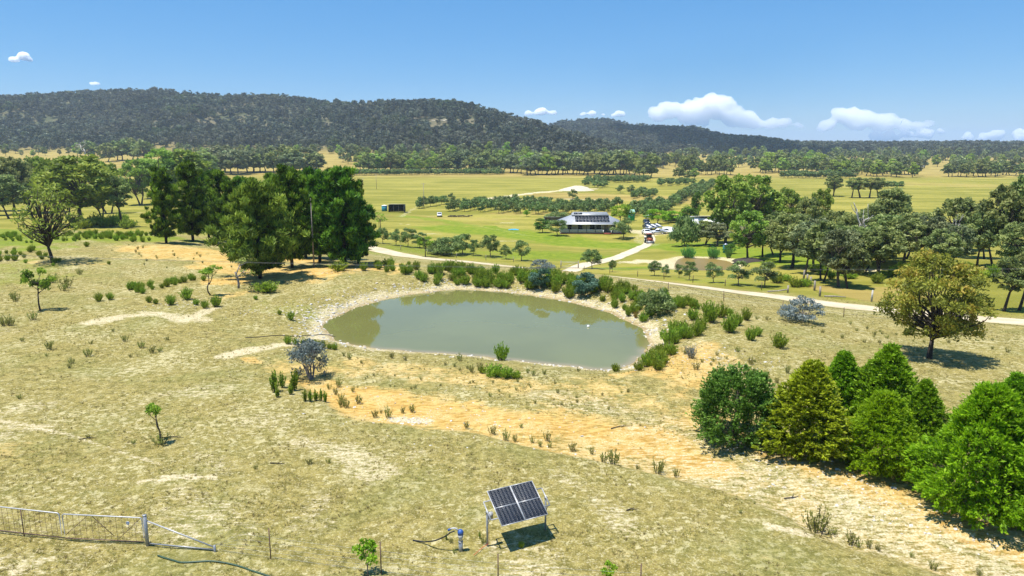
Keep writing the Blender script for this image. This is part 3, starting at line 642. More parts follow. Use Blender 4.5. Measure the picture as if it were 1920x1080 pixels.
S['pine'] = [pine_shape('pine%d' % q, 14, 8, 'pine', .075, 62, .1, 14, .7, nb=7) for q in range(3)]
S['pine_light'] = [pine_shape('pinel', 13, 10, 'pine_light', .075, 66, .12, 15, .75, .06, nb=8)]
S['cyp_green'] = [cypress_shape('cypg%d' % q, 5, 4.4, 'cyp_green', 1150, 36, .032, .96) for q in range(2)]
S['cyp_lime'] = [cypress_shape('cypl%d' % q, 5, 4.8, 'cyp_lime', 1400, 38, .030, .9, .45, .3) for q in range(2)]
S['cyp_olive'] = [cypress_shape('cypo', 4.5, 3.6, 'cyp_olive', 1200, 36, .028, .93, .1, .2)]
S['cyp_dark'] = [cypress_shape('cypd', 3.6, 3.7, 'cyp_dark', 900, 34, .032, .5, 0, .26, 2.0)]
S['olive'] = [gum_shape('olive%d' % q, 4.5, 4.2, 16, 150, .075, 'olive', .2, .02, 'bark', 1, .18, .9, 2.0, 5, .2) for q in range(4)]
S['olive_far'] = [gum_shape('olivef%d' % q, 4.5, 4.4, 14, 34, .21, 'olive', .16, .02, 'bark', 1, .22, .85, 1.7, 4, .1) for q in range(3)]
S['bright'] = [gum_shape('bright%d' % q, 6, 6.5, 18, 110, .13, 'bright', .22, .03, 'bark', 1, .2, .9, 1.8, 5, .2) for q in range(2)]
S['dark'] = [gum_shape('dark%d' % q, 6, 5.5, 20, 110, .12, 'pine', .1, .02, 'bark_dark', 1, .2, .9, 1.8, 5, .2) for q in range(2)]
S['hedge'] = [gum_shape('hedge', 3, 6, 26, 130, .085, 'olive', .04, .01, 'bark', 1, .15, .9, 2.0, 4, 0)]
S['wattle'] = [gum_shape('wattle', 2.6, 3.0, 22, 150, .05, 'wattle', .05, .01, 'bark', 1, .16, .9, 2.6, 4, .1)]
S['blue'] = [gum_shape('blue', 2.4, 3.6, 26, 120, .045, 'blue', .06, .01, 'twig', 3, .13, .9, 2.0, 4, .1)]
S['sapling'] = [gum_shape('sapling', 3.4, 2.6, 12, 90, .055, 'broom', .4, .05, 'bark_dark', 1, .17, .9, 2.2, 5, .1)]
S['sapling_lime'] = [gum_shape('saplime', 1.4, 1.1, 9, 60, .04, 'bright', .38, .02, 'bark', 1, .2, .95, 1.6, 5, .1)]
S['twiggreen'] = [twig_shape('twiggreen', 3.2, 3, 20, 'bark', 3, .07, 1, 30, 'broom', .05)]
S['twiggrey'] = [twig_shape('twiggrey', 3.2, 3, 20, 'twig', 4, .07, 1, 8, 'weed', .05)]
S['dead'] = [twig_shape('dead', 8, 5, 20, 'bark_pale', 3, .22, 1)]
S['greyshrub'] = [twig_shape('greyshrub', 2.0, 2.2, 20, 'twig', 4, .035, 8, 6, 'blue', .03)]
S['willow'] = [gum_shape('willow', 6, 5, 18, 26, .09, 'bright', .4, .04, 'bark', 3, .14, .9, 1.8, 4, .1)]
B = {}
B['broom'] = [broom_shape('broom%d' % q, 1, .9, 'broom', 60, 18, .020) for q in range(3)]
B['weed'] = [broom_shape('weed%d' % q, 1, .75, 'weed', 22, 12, .018, .45) for q in range(3)]
B['tall'] = [broom_shape('tall%d' % q, 1, .4, 'broom', 22, 22, .017, .35) for q in range(2)]
B['reed'] = [broom_shape('reed', 1, 1.6, 'reed', 120, 9, .022, .42, 2.0)]
B['tussock'] = [broom_shape('tussock', 1, 1.3, 'rustgrass', 70, 10, .02, .5, 1.0)]
B['greytuft'] = [broom_shape('greytuft', 1, 1.1, 'blue', 60, 10, .018, .5)]

def measured(s_):
    tm, cm, h0, w0 = s_; a = []
    for me in (tm, cm):
        if me is not None: v = np.zeros(len(me.vertices) * 3, np.float32); me.vertices.foreach_get('co', v); a.append(v.reshape(-1, 3))
    ref = a[-1] if cm is not None else a[0]; q = np.percentile(ref, (1.5, 98.5), axis=0)
    return tm, cm, float(max(q[1][2], np.percentile(a[0][:, 2], 99))), float((q[1][0] - q[0][0] + q[1][1] - q[0][1]) / 2)
for k_ in S: S[k_] = [measured(s_) for s_ in S[k_]]
def tree(kind, P, hgt, wid, name, label, cat='tree', group=None, var=None, parts=('trunk', 'crown')):
    ss = S[kind]; tm, cm, h0, w0 = ss[(rnd.randrange(len(ss)) if var is None else var) % len(ss)]
    o = thing(name, label, cat, (P[0], P[1], P[2] - .03), rnd.uniform(0, 6.28), group)
    sx = wid / w0; o.scale = (sx, sx, hgt / h0)
    a = obj(parts[0], tm, o)
    if cm is not None: obj(parts[1], cm, o)
    return o
def tp(kind, px, pb, pt, wpx, name, label, cat='tree', group=None, var=None, dpx=0):
    P = gp(px, pb); ca = math.cos(math.atan2(P[0], P[1])); return tree(kind, P, h_for(P, pt), wpx / ppm(P) * ca ** 1.5, name, label, cat, group, var)
def bush(kind, P, h, w=None, name='shrub', label='', cat='shrub', group=None):
    bs = B[kind]; me, h0, w0 = bs[rnd.randrange(len(bs))]; o = obj(name, me); o.location = (P[0], P[1], P[2] - .02); o.rotation_euler = (0, 0, rnd.uniform(0, 6.28))
    w = h * w0 if w is None else w; o.scale = (w / w0, w / w0, h / h0); return tag(o, label, cat, group)
def bp(kind, px, pb, hpx, wpx=None, **kw):
    P = gp(px, pb); k = ppm(P); return bush(kind, P, hpx / k / .95, None if wpx is None else wpx / k, **kw)

# ---- foreground conifers on the right
for kd, px, pb, pt, wp, nm, lb, vr in (
    ('cyp_dark', 1378, 822, 697, 132, 'juniper_bush', 'rounded dark green juniper bush with gaps, leftmost of the conifer clump', 0),
    ('cyp_olive', 1512, 848, 682, 142, 'cypress_bush', 'pointed olive yellow conifer standing beside the rounded dark juniper', 0),
    ('cyp_green', 1572, 790, 662, 105, 'cypress_bush', 'deep green conifer half hidden behind the olive yellow one', 0),
    ('cyp_green', 1655, 812, 652, 135, 'cypress_bush', 'tallest deep green conifer at the back of the clump with a pointed top', 1),
    ('cyp_lime', 1648, 880, 738, 140, 'cypress_bush', 'bright lime green conifer in front of the tallest deep green one', 1),
    ('cyp_green', 1722, 850, 716, 105, 'cypress_bush', 'mid green conifer wedged between the lime conifer and the huge spreading one', 0),
    ('cyp_lime', 1832, 958, 728, 225, 'cypress_bush', 'huge spreading lime green conifer, widest of the clump', 0),
    ('cyp_green', 1890, 830, 703, 120, 'cypress_bush', 'dark green conifer rising behind the huge lime one at the frame edge', 1),
    ('cyp_green', 1925, 985, 775, 130, 'cypress_bush', 'deep green conifer cut by the edge in front of the huge lime one', 0)):
    tp(kd, px, pb, pt, wp * 1.17, nm, lb, 'conifer', 'garden conifers by the bare earth track', vr)
# ---- single trees of the near paddocks
tp('gum_near', 1742, 672, 482, 195, 'eucalyptus_tree', 'lone eucalyptus with rust tinged crown and dark stems on the paddock')
tp('sparse', 99, 492, 346, 125, 'dying_gum_tree', 'half bare dark gum tree with patchy leaves on the slope')
tp('sapling', 77, 583, 503, 58, 'young_tree', 'small leafy tree alone on the dry paddock slope')
tp('twiggreen', 396, 553, 498, 42, 'young_tree', 'small leafy twisted tree below the pine grove')
tp('twiggrey', 447, 541, 478, 62, 'bare_tree', 'grey half bare small tree beside the front pine')
tp('greyshrub', 585, 712, 640, 72, 'grey_shrub', 'grey twiggy leafless shrub near the dam end', 'shrub')
tp('blue', 1503, 605, 560, 84, 'saltbush', 'blue grey rounded shrub near the gravel road', 'shrub')
tp('wattle', 1013, 541, 504, 36, 'wattle_shrub', 'blue green wattle on the far bank, narrower of two', 'shrub')
tp('wattle', 1098, 550, 514, 48, 'wattle_shrub', 'blue green wattle on the far bank, broader of two', 'shrub')
tp('blue', 1016, 512, 486, 42, 'saltbush', 'pale silvery shrub rising behind the dam bank shrubs', 'shrub')
tp('sapling_lime', 690, 1080, 1012, 45, 'sapling', 'bright green leafy sapling beside a thin fence picket')
tp('sapling_lime', 1143, 1095, 1052, 30, 'sapling', 'small green sapling cut by the bottom edge')
tp('twiggreen', 299, 832, 758, 40, 'scraggly_bush', 'scraggly small bush with bare stem on the dry grass', 'bush')
bp('weed', 302, 832, 22, 40, name='weed', label='low dark weed at the foot of the scraggly bush', cat='weed')
tp('hedge', 1232, 588, 545, 62, 'dark_bush', 'dark leafy bush on the right bank of the dam', 'shrub')

# ---- pine grove
for kd, px, pb, pt, wp, lb in (
    ('pine', 312, 456, 318, 78, 'dense dark pine at the open end of the grove'), ('pine', 362, 452, 308, 80, 'tall dark pine second from the open end of the grove'),
    ('pine', 418, 452, 322, 70, 'dark pine behind the pale front pine'), ('pine', 455, 448, 334, 60, 'low topped dark pine in the middle back of the grove'),
    ('pine_light', 488, 522, 345, 150, 'broad pale green pine standing in front of the grove'), ('pine', 520, 468, 330, 75, 'dark pine rising just behind the broad pale pine'), ('pine', 548, 502, 317, 92, 'tall dark pine with bare lower trunk in mid grove'),
    ('pine', 600, 492, 322, 85, 'tall dark pine next to the thin pole'), ('pine', 646, 500, 318, 105, 'tallest broad dark pine at the dam end of the grove'), ('pine', 672, 494, 344, 66, 'shorter dark pine at the outer dam edge of the grove'),
    ('pine', 392, 446, 326, 70, 'dark pine squeezed between two taller grove pines'), ('pine', 440, 462, 340, 62, 'small dark pine filling the middle of the grove'), ('pine', 476, 470, 338, 66, 'dark pine hidden behind the crown of the broad pale pine'), ('pine', 574, 484, 326, 72, 'dark pine between the bare trunked pine and the pole'), ('pine', 624, 486, 324, 76, 'dark pine leaning on the tallest broad pine')):
    tp(kd, px, pb, pt, wp * .86, 'pine_tree', lb, 'pine', 'pine grove beside the dam')
bp('broom', 498, 548, 22, 55, name='shrub', label='low green shrub at the foot of the broad pale pine', cat='shrub')
bp('broom', 635, 508, 20, 40, name='shrub', label='low green shrub under the tallest grove pine', cat='shrub')
# ---- gum trees on the left
GL = 'gum trees beyond the slope on the left'
for kd, px, pb, pt, wp, lb in (
    ('gum_green', 155, 424, 296, 135, 'big rounded green gum, largest of the left wood'), ('gum_green', 110, 420, 304, 75, 'green gum touching the big rounded one'), ('gum', 30, 402, 298, 75, 'dull olive gum at the far left edge of the wood'),
    ('gum_green', 72, 398, 297, 62, 'bright green gum between the olive gum and the big one'), ('gum', 22, 410, 330, 62, 'low olive gum in front at the left edge'), ('gum_slim', 62, 408, 345, 40, 'small olive gum below the bright green one'),
    ('gum_slim', 230, 425, 334, 42, 'slender gum with thin bare trunk before the open field'), ('gum_green', 262, 384, 302, 62, 'pale green gum with twin trunks behind the slender one'), ('gum_green', 305, 380, 282, 85, 'tall green gum above the end pine'),
    ('gum_green', 352, 378, 284, 88, 'broad pale green gum above the grove tops'), ('gum_green', 205, 400, 310, 60, 'olive green gum behind the big rounded one'), ('gum', -25, 405, 305, 70, 'olive gum cut by the frame edge'),
    ('gum', 392, 345, 288, 40, 'small grey gum behind the broad pale green gum')):
    tp(kd, px, pb, pt, wp * 1.08, 'gum_tree', lb, 'gum tree', GL)
for kd, px, pb, pt, wp, lb in (('gum_green', 190, 418, 305, 80, 'green gum overlapping the big rounded one on its field side'), ('gum_green', 130, 412, 300, 80, 'green gum at the back of the big rounded one'), ('gum', 48, 400, 305, 80, 'olive gum filling the left wood'), ('gum_green', 95, 405, 318, 60, 'pale green gum low in the left wood'), ('gum', 0, 396, 302, 70, 'brownish gum at the very edge'), ('gum', 285, 372, 300, 60, 'olive gum behind the twin trunk gum'), ('gum_green', 330, 372, 290, 70, 'pale gum between two taller green gums')):
    tp(kd, px, pb, pt, wp, 'gum_tree', lb, 'gum tree', GL)
for q in range(14): bp('broom', 140 + q * 8, 424 + rnd.uniform(-4, 6), rnd.uniform(14, 24), rnd.uniform(22, 34), name='shrub', label='dark understorey shrub under the big rounded gum', group='understorey of the left wood')
for q in range(26): bp('broom', 1440 + q * 17, 505 + rnd.uniform(-12, 34) , rnd.uniform(12, 22), rnd.uniform(20, 34), name='shrub', label='low green shrub among the trunks of the right wood', group='understorey of the right wood')
# ---- the wood on the right
GR = 'gum trees of the wood beyond the road'
R_ = [('gum_green', 1360, 456, 332, 74, 'tall open pale green gum with a dark straight trunk'), ('gum_green', 1412, 448, 332, 82, 'tall broad pale green gum beside the white shed'), ('gum_green', 1474, 440, 356, 50, 'narrower pale green gum behind the tall pair'),
      ('gum', 1512, 452, 372, 44, 'dark compact gum before the open field'), ('gum_green', 1536, 448, 357, 42, 'light gum with a tuft top by the open field'),
      ('gum_green', 1402, 488, 398, 66, 'yellow green gum standing on a mulch mound by the pond'), ('gum', 1430, 482, 412, 50, 'olive gum just behind the mulch mound'), ('gum', 1455, 478, 400, 62, 'olive gum in the shade at the lawn edge'),
      ('gum', 1484, 503, 404, 92, 'broad dull gum with a thick trunk at the lawn edge'), ('gum_grey', 1508, 513, 420, 66, 'grey leaved gum with leaning stems by the fence'), ('gum', 1540, 527, 418, 78, 'olive gum behind the old fence posts'),
      ('gum_grey', 1573, 538, 432, 78, 'grey green gum nearest the old fence posts'), ('gum', 1594, 541, 452, 58, 'short dark gum beside the dry verge'), ('gum', 1648, 518, 428, 86, 'olive gum over the shallow olive pond'),
      ('gum', 1668, 470, 356, 80, 'tall olive gum rising above the wood'), ('gum', 1632, 474, 384, 50, 'olive gum touching the white dead tree'), ('gum', 1560, 486, 398, 74, 'dull gum in the middle of the wood'), ('gum', 1598, 492, 402, 80, 'dark gum in the middle of the wood'),
      ('gum', 1692, 500, 412, 90, 'broad dark gum behind the rust tinged eucalyptus'), ('gum_grey', 1740, 492, 408, 84, 'grey gum below the pale dead tree'), ('gum', 1790, 482, 374, 100, 'wide dark gum behind the pale dead tree'),
      ('gum_grey', 1788, 505, 425, 78, 'grey gum in front of the wide dark one'), ('gum', 1832, 500, 402, 70, 'dark gum left of the giant edge gum'), ('gum', 1868, 500, 352, 92, 'giant dark gum near the frame edge'), ('gum', 1918, 498, 330, 110, 'tallest dark gum cut by the frame edge'),
      ('gum_slim', 1882, 584, 484, 62, 'slim gum with dark leaning stem by the road'), ('gum_slim', 1910, 582, 476, 64, 'slim gum cut by the frame edge near the road'), ('gum', 1620, 455, 395, 60, 'olive gum behind the white dead tree'), ('gum', 1722, 470, 400, 70, 'olive gum at the back of the wood'),
      ('gum_grey', 1345, 462, 420, 52, 'low grey gum before the white shed'), ('gum', 1318, 460, 415, 40, 'low olive gum beside the round dark bush')]
R_ += [('gum', 1580, 515, 425, 70, 'olive gum filling the gap behind the grey green gum'), ('gum', 1615, 512, 428, 72, 'dull gum just left of the shallow olive pond'), ('gum_grey', 1525, 500, 412, 70, 'grey green gum in the second rank of the wood'), ('gum', 1462, 492, 415, 60, 'low olive gum over the shaded lawn'),
       ('gum', 1700, 485, 402, 80, 'olive gum in the rear rank behind the rust tinged eucalyptus'), ('gum', 1760, 512, 432, 80, 'low dark gum behind the rust tinged eucalyptus'), ('gum_green', 1845, 486, 408, 60, 'pale gum between the wide dark gum and the giant'), ('gum', 1655, 492, 405, 80, 'olive gum in the thick of the wood'), ('gum_green', 1440, 445, 362, 55, 'pale gum joining the tall pair'), ('gum', 1820, 470, 395, 70, 'dark gum at the back beside the giant'), ('gum', 1895, 515, 420, 80, 'dark low gum under the giant edge gum')]
for kd, px, pb, pt, wp, lb in R_: tp(kd, px, pb, pt, wp * 1.0, 'gum_tree', lb, 'gum tree', GR)
tp('dead', 1612, 503, 378, 46, 'dead_tree', 'tall white dead tree standing in the wood', 'dead tree'); tp('dead', 1768, 490, 400, 34, 'dead_tree', 'pale forked dead tree before the wide dark gum', 'dead tree')
tp('hedge', 1283, 462, 408, 52, 'round_bush', 'round dark green tree beside the white van', 'tree'); tp('dark', 1290, 418, 388, 32, 'dark_tree', 'round very dark tree behind the lime trees', 'tree'); tp('dark', 1305, 418, 362, 24, 'dark_tree', 'narrow very dark poplar like tree behind the lime trees', 'tree')
tp('dark', 1370, 476, 458, 30, 'dark_bush', 'dark bush beside the small blue tank', 'shrub')
for px, pb, pt, wp, lb in ((1233, 420, 393, 40, 'lime green tree over the parked trucks'), (1267, 418, 396, 36, 'lime green tree against the dark trees'), (1163, 416, 384, 38, 'lime green tree beside the farmhouse roof')): tp('bright', px, pb, pt, wp, 'lime_tree', lb, 'tree')
tp('olive', 1168, 447, 410, 36, 'garden_tree', 'bushy dark green tree covering the corner of the verandah'); tp('dark', 1017, 436, 410, 28, 'garden_tree', 'round dark tree left of the farmhouse'); tp('gum_rust', 1045, 442, 413, 32, 'garden_tree', 'open crowned olive brown tree before the farmhouse') if 'gum_rust' in S else tp('olive', 1045, 442, 413, 32, 'garden_tree', 'open crowned olive tree before the farmhouse')
tp('hedge', 1046, 414, 398, 48, 'garden_hedge', 'dark hedge mass behind the farmhouse carport', 'hedge')
tp('willow', 712, 430, 398, 26, 'bare_willow', 'sparse yellow green tree beside the olive row')
tp('bright', 987, 406, 394, 12, 'young_tree', 'small bright tree in front of the orchard')
# ---- olives beyond the road
OL = 'olive trees along the road'
for px, pb, pt, wp, lb in ((697, 455, 432, 18, 'olive nearest the pine grove, partly hidden'), (718, 457, 428, 24, 'second olive from the pines beyond the road'), (742, 460, 431, 22, 'third olive from the pines beyond the road'), (765, 463, 429, 28, 'fourth olive from the pines beyond the road'), (787, 465, 436, 26, 'fifth olive from the pines beside the red leaved shrub'),
                           (868, 476, 440, 36, 'olive behind the big grey hedge bush'), (888, 479, 450, 20, 'small olive at the end of the hedge bush'), (920, 482, 442, 34, 'tallest round olive beyond the road'), (948, 486, 460, 19, 'small olive between two bigger ones'), (978, 489, 452, 30, 'round olive on a straight trunk above the road'),
                           (1110, 504, 469, 36, 'dark olive beside the driveway gate'), (1148, 510, 488, 14, 'tiny leaning olive past the driveway gate'), (1227, 517, 490, 24, 'small olive near the bare pond bank'), (1248, 519, 497, 16, 'tiny olive next to the pond bank'), (1273, 521, 496, 15, 'small upright olive before the reed pond'),
                           (1292, 525, 491, 26, 'olive before the reed pond, left of three'), (1337, 530, 494, 30, 'olive before the reed pond, middle of three'), (1384, 535, 490, 40, 'olive before the reed pond, right of three'), (1434, 539, 492, 46, 'largest roadside olive, nearest the old log rail')):
    tp('olive', px, pb, pt, wp, 'olive_tree', lb, 'olive tree', OL)
tp('hedge', 838, 478, 447, 56, 'hedge_bush', 'big rounded grey green bush beside the road', 'shrub'); tp('hedge', 822, 476, 452, 40, 'hedge_bush', 'smaller rounded grey green bush joined to the big one', 'shrub')
tp('sapling', 798, 482, 444, 26, 'red_shrub', 'reddish green upright shrub at the road edge', 'shrub')
# ---- orchard rows: all run the same way over the valley floor
DIRV = np.array([0.33, 0.944])
ORD = 'first second third fourth fifth sixth seventh eighth ninth tenth eleventh twelfth thirteenth fourteenth fifteenth sixteenth seventeenth eighteenth nineteenth twentieth'.split()
def nth(k): return ORD[k] if k < 20 else ('twenty ' if k < 29 else 'thirty ' if k < 39 else 'forty ' if k < 49 else 'fifty ' if k < 59 else 'sixty ') + (ORD[(k + 1) % 10 - 1] if (k + 1) % 10 else 'and last')
def row(px, py, n, sp, hgt, label, group, kind='olive_far', jit=.25, skip=0.05):
    P = gp(px, py)
    for q in range(n):
        if rnd.random() < skip: continue
        x, y = P[0] + DIRV[0] * sp * q + rnd.gauss(0, jit), P[1] + DIRV[1] * sp * q + rnd.gauss(0, jit); h = hgt * rnd.uniform(.82, 1.15)
        tree(kind, (x, y, hz(x, y)), h, h * rnd.uniform(.72, .95), 'olive_tree', label if '%' not in label else label % nth(q), 'olive tree', group)
for k_, (px, py, n) in enumerate(((843, 396, 8), (872, 397, 9), (903, 398, 9), (935, 400, 9), (968, 401, 9), (1003, 402, 8), (1035, 402, 8), (1066, 402, 8), (1096, 401, 8), (1128, 400, 8))):
    row(px, py, n, 6.0, 4.7, '%s olive from the front in the ' + nth(k_) + ' main orchard row from the power pole', 'main orchard olives')
row(785, 391, 7, 6.5, 4.6, '%s olive in the short row leading from the tall pole to the orchard', 'short orchard row', skip=0)
for k_, (px, py, n) in enumerate(((1180, 407, 9), (1210, 407, 9), (1240, 401, 7))): row(px, py, n, 6, 5.2, '%s olive from the front in the ' + nth(k_) + ' row behind the green cabin', 'olives behind the green cabin')
row(1262, 386, 30, 5.2, 5.2, '%s olive from the front in the long hedge like row up the valley', 'long olive row', skip=0); row(1302, 374, 30, 5.2, 5.2, '%s olive from the front in the hedge like row beside the tall gums', 'farther long olive row', skip=0)
row(1186, 373, 8, 5.5, 4.6, '%s olive in the dense short row standing alone on brown grass', 'lone dense olive rows', skip=0); row(1210, 373, 8, 5.5, 4.2, '%s olive in the thinner short row standing alone on brown grass', 'lone thin olive rows', skip=0)
for px, py in ((1097, 350), (1115, 351), (1121, 353), (1129, 352), (1135, 350), (1100, 347), (1163, 362), (1182, 362), (1074, 372)):
    P = gp(px, py); tree('olive_far', P, 5, 5, 'olive_tree', 'scattered small olive standing near the pale dirt mound', 'olive tree', 'scattered olives near the mound')
for q in range(11): row(1098 + q * 10.5, 342.5 + (q % 2) * .6, 6, 8, 4.8, 'olive in the distant diagonal rows below the gum belt', 'distant diagonal olive rows', jit=.8, skip=.1)
for q in range(6): row(1237 + q * 16, 349 - q * .6, 4 if q < 4 else 1, 8, 5.2, 'olive in the short distant rows under the gum belt', 'short distant olive rows')
for q in range(62): 
    P = gp(655 + q * 4.7, 328.5 - q * .02 + rnd.uniform(-.6, .6)); tree('olive_far', P, 6.0, 6.5, 'olive_tree', 'olive in the distant straight row along the field edge', 'olive tree', 'distant straight olive row')
for q in range(20):
    P = gp(1470 + q * 6.8, 334 + rnd.uniform(-.5, .5)); tree('olive_far', P, rnd.uniform(5, 8), 8, 'olive_tree', 'small rounded shrub in the distant row before the farm trees', 'olive tree', 'distant shrub row')
# ---- far belts of gums
FARP = []
def belt(x0, x1, y0, y1, n, hp, lab, grp, kind='gum_far', wf=.85, vs_=None):
    if grp in ('gums dotted along hill foot', 'gums on the lower spur', 'gums behind the long belt', 'gums on the far valley floor'):
        for q in range(int(n * 1.5)):
            P = gp(x0 + (x1 - x0) * (q + rnd.uniform(.1, .9)) / (n * 1.5), rnd.uniform(y0, y1)); FARP.append((P[0], P[1], P[2], hp * rnd.uniform(.6, 1.2) / ppm(P) / 16))
        return
    for q in range(n):
        px = x0 + (x1 - x0) * (q + rnd.uniform(.1, .9)) / n; P = gp(px, rnd.uniform(y0, y1)); h = hp * rnd.uniform(.75, 1.18) / ppm(P)
        tree(kind, P, h, h * wf * rnd.uniform(.75, 1.2), 'gum_tree', nth(q) + ' from the left: ' + lab if n > 1 else lab, 'gum tree', grp, None if vs_ is None else rnd.choice(vs_))
belt(672, 820, 321, 325, 20, 33, 'gum in the green belt behind the distant straight olive row', 'belt behind straight row', vs_=(0, 2, 3)); belt(828, 975, 322, 326, 18, 36, 'gum in the grey green belt at the hill foot', 'belt at the hill foot')
belt(975, 1190, 325, 329, 34, 36, 'gum in the long continuous belt across the valley', 'long valley belt', vs_=(0, 1, 2, 3)); belt(1195, 1222, 331, 334, 3, 38, 'broad dark gum at the end of the long belt', 'end of long belt', vs_=(0, 2))
belt(1278, 1372, 325, 329, 16, 30, 'gum in the dense dark plantation block', 'dense plantation block', vs_=(0, 2), wf=.6); belt(1262, 1310, 334, 336, 3, 20, 'small green tree before the plantation block', 'trees before plantation')
belt(1420, 1545, 320, 326, 20, 30, 'gum near the distant pale roofed farm', 'trees of the distant farm', vs_=(0, 2, 3)); belt(1545, 1720, 324, 333, 24, 30, 'gum in the loose distant stand across the field', 'loose distant stand'); belt(1775, 1915, 328, 333, 18, 30, 'gum in the distant stand near the frame edge', 'distant stand near edge', vs_=(0, 1, 2))
belt(382, 590, 321, 328, 17, 42, 'grey gum in the distant row left of the far cottage', 'distant grey gum row', vs_=(1, 4, 0)); belt(200, 280, 300, 304, 6, 36, 'gum in the far clump on the upper pasture', 'far clump on upper pasture', vs_=(0, 2))
belt(560, 600, 322, 324, 2, 32, 'gum shading the far cottage', 'gums at the far cottage', vs_=(0,)); tp('dead', 158, 299, 262, 26, 'dead_tree', 'white bare tree far off on the upper pasture', 'dead tree'); belt(165, 172, 297, 298, 1, 34, 'dark gum beside the far white bare tree', 'far dark gum', vs_=(0,))
belt(0, 640, 288, 295, 26, 20, 'gum dotted along the hill foot on the upper pasture', 'gums dotted along hill foot'); belt(640, 1000, 296, 312, 34, 30, 'gum on the lower spur above the valley belt', 'gums on the lower spur'); belt(1000, 1300, 303, 318, 34, 26, 'gum scattered behind the long valley belt', 'gums behind the long belt')
belt(1300, 1920, 296, 316, 70, 22, 'gum scattered over the far valley floor', 'gums on the far valley floor')
tp('gum', 1562, 368, 329, 34, 'gum_tree', 'single round dark gum out in the open field', 'gum tree')
for px, wp, lb in ((1597, 26, 'slender gum at the near end of the open field clump'), (1613, 30, 'gum second in the open field clump'), (1630, 30, 'gum third in the open field clump'), (1647, 28, 'gum at the far end of the open field clump')): tp('gum_slim', px, 371, 334, wp, 'gum_tree', lb, 'gum tree', 'clump in the open field')
for px in (1665, 1676, 1687):
    P = gp(px, 353); tree('olive_far', P, 5, 5, 'shrub', 'small dark shrub standing in the open field past the clump', 'shrub', 'small field shrubs')

# ---- shrubs on the dam banks and the dry paddock
SCRUB = []
SMALL = ('shrubs on the rough crest', 'shrubs round the dying gum', 'strip below pine slope', 'thin bank shrubs', 'weeds on the straw bank', 'weeds on orange slope')
def zone(kind, poly, n, hm, lab, grp, wk=None, name='shrub', cat='shrub', spread=1.0):
    L = np.array([gp(*p)[:2] for p in poly]); seg = np.r_[0, np.cumsum(np.linalg.norm(np.diff(L, axis=0), axis=1))]
    for q in range(n):
        s_ = rnd.uniform(0, seg[-1]); x = np.interp(s_, seg, L[:, 0]) + rnd.gauss(0, spread); y = np.interp(s_, seg, L[:, 1]) + rnd.gauss(0, spread)
        if pond_sd(np.array([x]), np.array([y]), POND)[0] < .8: continue
        h = rnd.uniform(*hm)
        if grp in SMALL: SCRUB.append((x, y, hz(x, y) - .02, h, kind)); continue
        bush(kind, (x, y, hz(x, y)), h, h * rnd.uniform(.8, 1.25) * (wk or .9), name, lab, cat, grp)
zone('broom', [(800, 514), (870, 522), (950, 526), (1010, 530), (1060, 534), (1130, 545)], 125, (.9, 1.6), 'bushy green shrub in the thick belt along the far dam bank', 'far bank shrub belt', .95, spread=1.5)
zone('broom', [(700, 500), (760, 508), (820, 514)], 22, (.7, 1.5), 'green shrub in the thinner belt between the pines and the far bank', 'thin bank shrubs', spread=1.8)
zone('weed', [(830, 528), (900, 534), (1000, 540)], 14, (.6, 1.2), 'dull brownish shrub below the far bank belt', 'dull bank shrubs', spread=.8)
zone('broom', [(1150, 556), (1200, 568), (1260, 572), (1300, 580)], 60, (.65, 1.25), 'bushy green shrub in the belt past the wattles', 'shrub belt past the wattles', .95, spread=1.6)
zone('broom', [(1180, 580), (1215, 588), (1240, 598)], 10, (.7, 1.2), 'green shrub on the upper right bank of the dam', 'upper right bank shrubs', spread=1.1)
zone('broom', [(1262, 642), (1290, 634), (1300, 622)], 9, (1.1, 1.7), 'green shrub in the round thicket on the right bank', 'right bank thicket', spread=.8)
zone('broom', [(1210, 702), (1225, 690), (1240, 672), (1252, 660)], 15, (.8, 1.4), 'green shrub in the line along the lower right bank', 'lower right bank line', spread=.55)
for px, pb, hp, wp in ((1330, 604, 42, 36), (1368, 623, 36, 34), (1352, 595, 30, 26), (1398, 600, 25, 22), (1408, 638, 28, 24), (1460, 652, 30, 34), (1380, 610, 26, 28), (1300, 600, 26, 26), (1420, 630, 20, 18)):
    bp('broom', px, pb, hp, wp, name='shrub', label='leafy green shrub scattered on the slope between dam and lone eucalyptus', group='slope shrubs')
bp('greytuft', 1295, 672, 28, 24, name='tussock', label='grey tussock on the orange mound', cat='tussock'); bp('tussock', 1192, 597, 16, 12, name='tussock', label='rust orange tussock on the right dam bank', cat='tussock')
bp('broom', 941, 676, 36, 30, name='shrub', label='upright green shrub standing alone against the dam water'); bp('broom', 1155, 697, 18, 20, name='reed_tuft', label='dark green tuft at the near right corner of the dam', cat='tuft')
for px, pb, hp, wp in ((925, 706, 28, 40), (948, 708, 24, 34), (905, 700, 16, 16), (968, 709, 16, 26)): bp('broom', px, pb, hp, wp, name='shrub', label='green shrub in the cluster on the near bank', group='near bank cluster')
for px, pb, hp in ((862, 676, 18), (884, 698, 18), (900, 695, 20), (735, 672, 16), (760, 676, 14), (655, 674, 16), (678, 682, 10), (1000, 705, 16), (1085, 697, 12), (645, 668, 12), (1020, 702, 14), (990, 700, 14), (835, 685, 10), (852, 688, 12)):
    bp('weed', px, pb, hp, name='weed', label='small upright weed on the grassy near bank of the dam', cat='weed', group='near bank weeds')
for px, pb, hp in ((515, 735, 42), (530, 727, 32), (552, 732, 38), (520, 745, 24), (545, 740, 24), (556, 716, 28)): bp('tall', px, pb, hp, hp * .55, name='shrub', label='tall narrow green shrub beside the grey twiggy shrub', group='narrow shrubs by grey shrub')
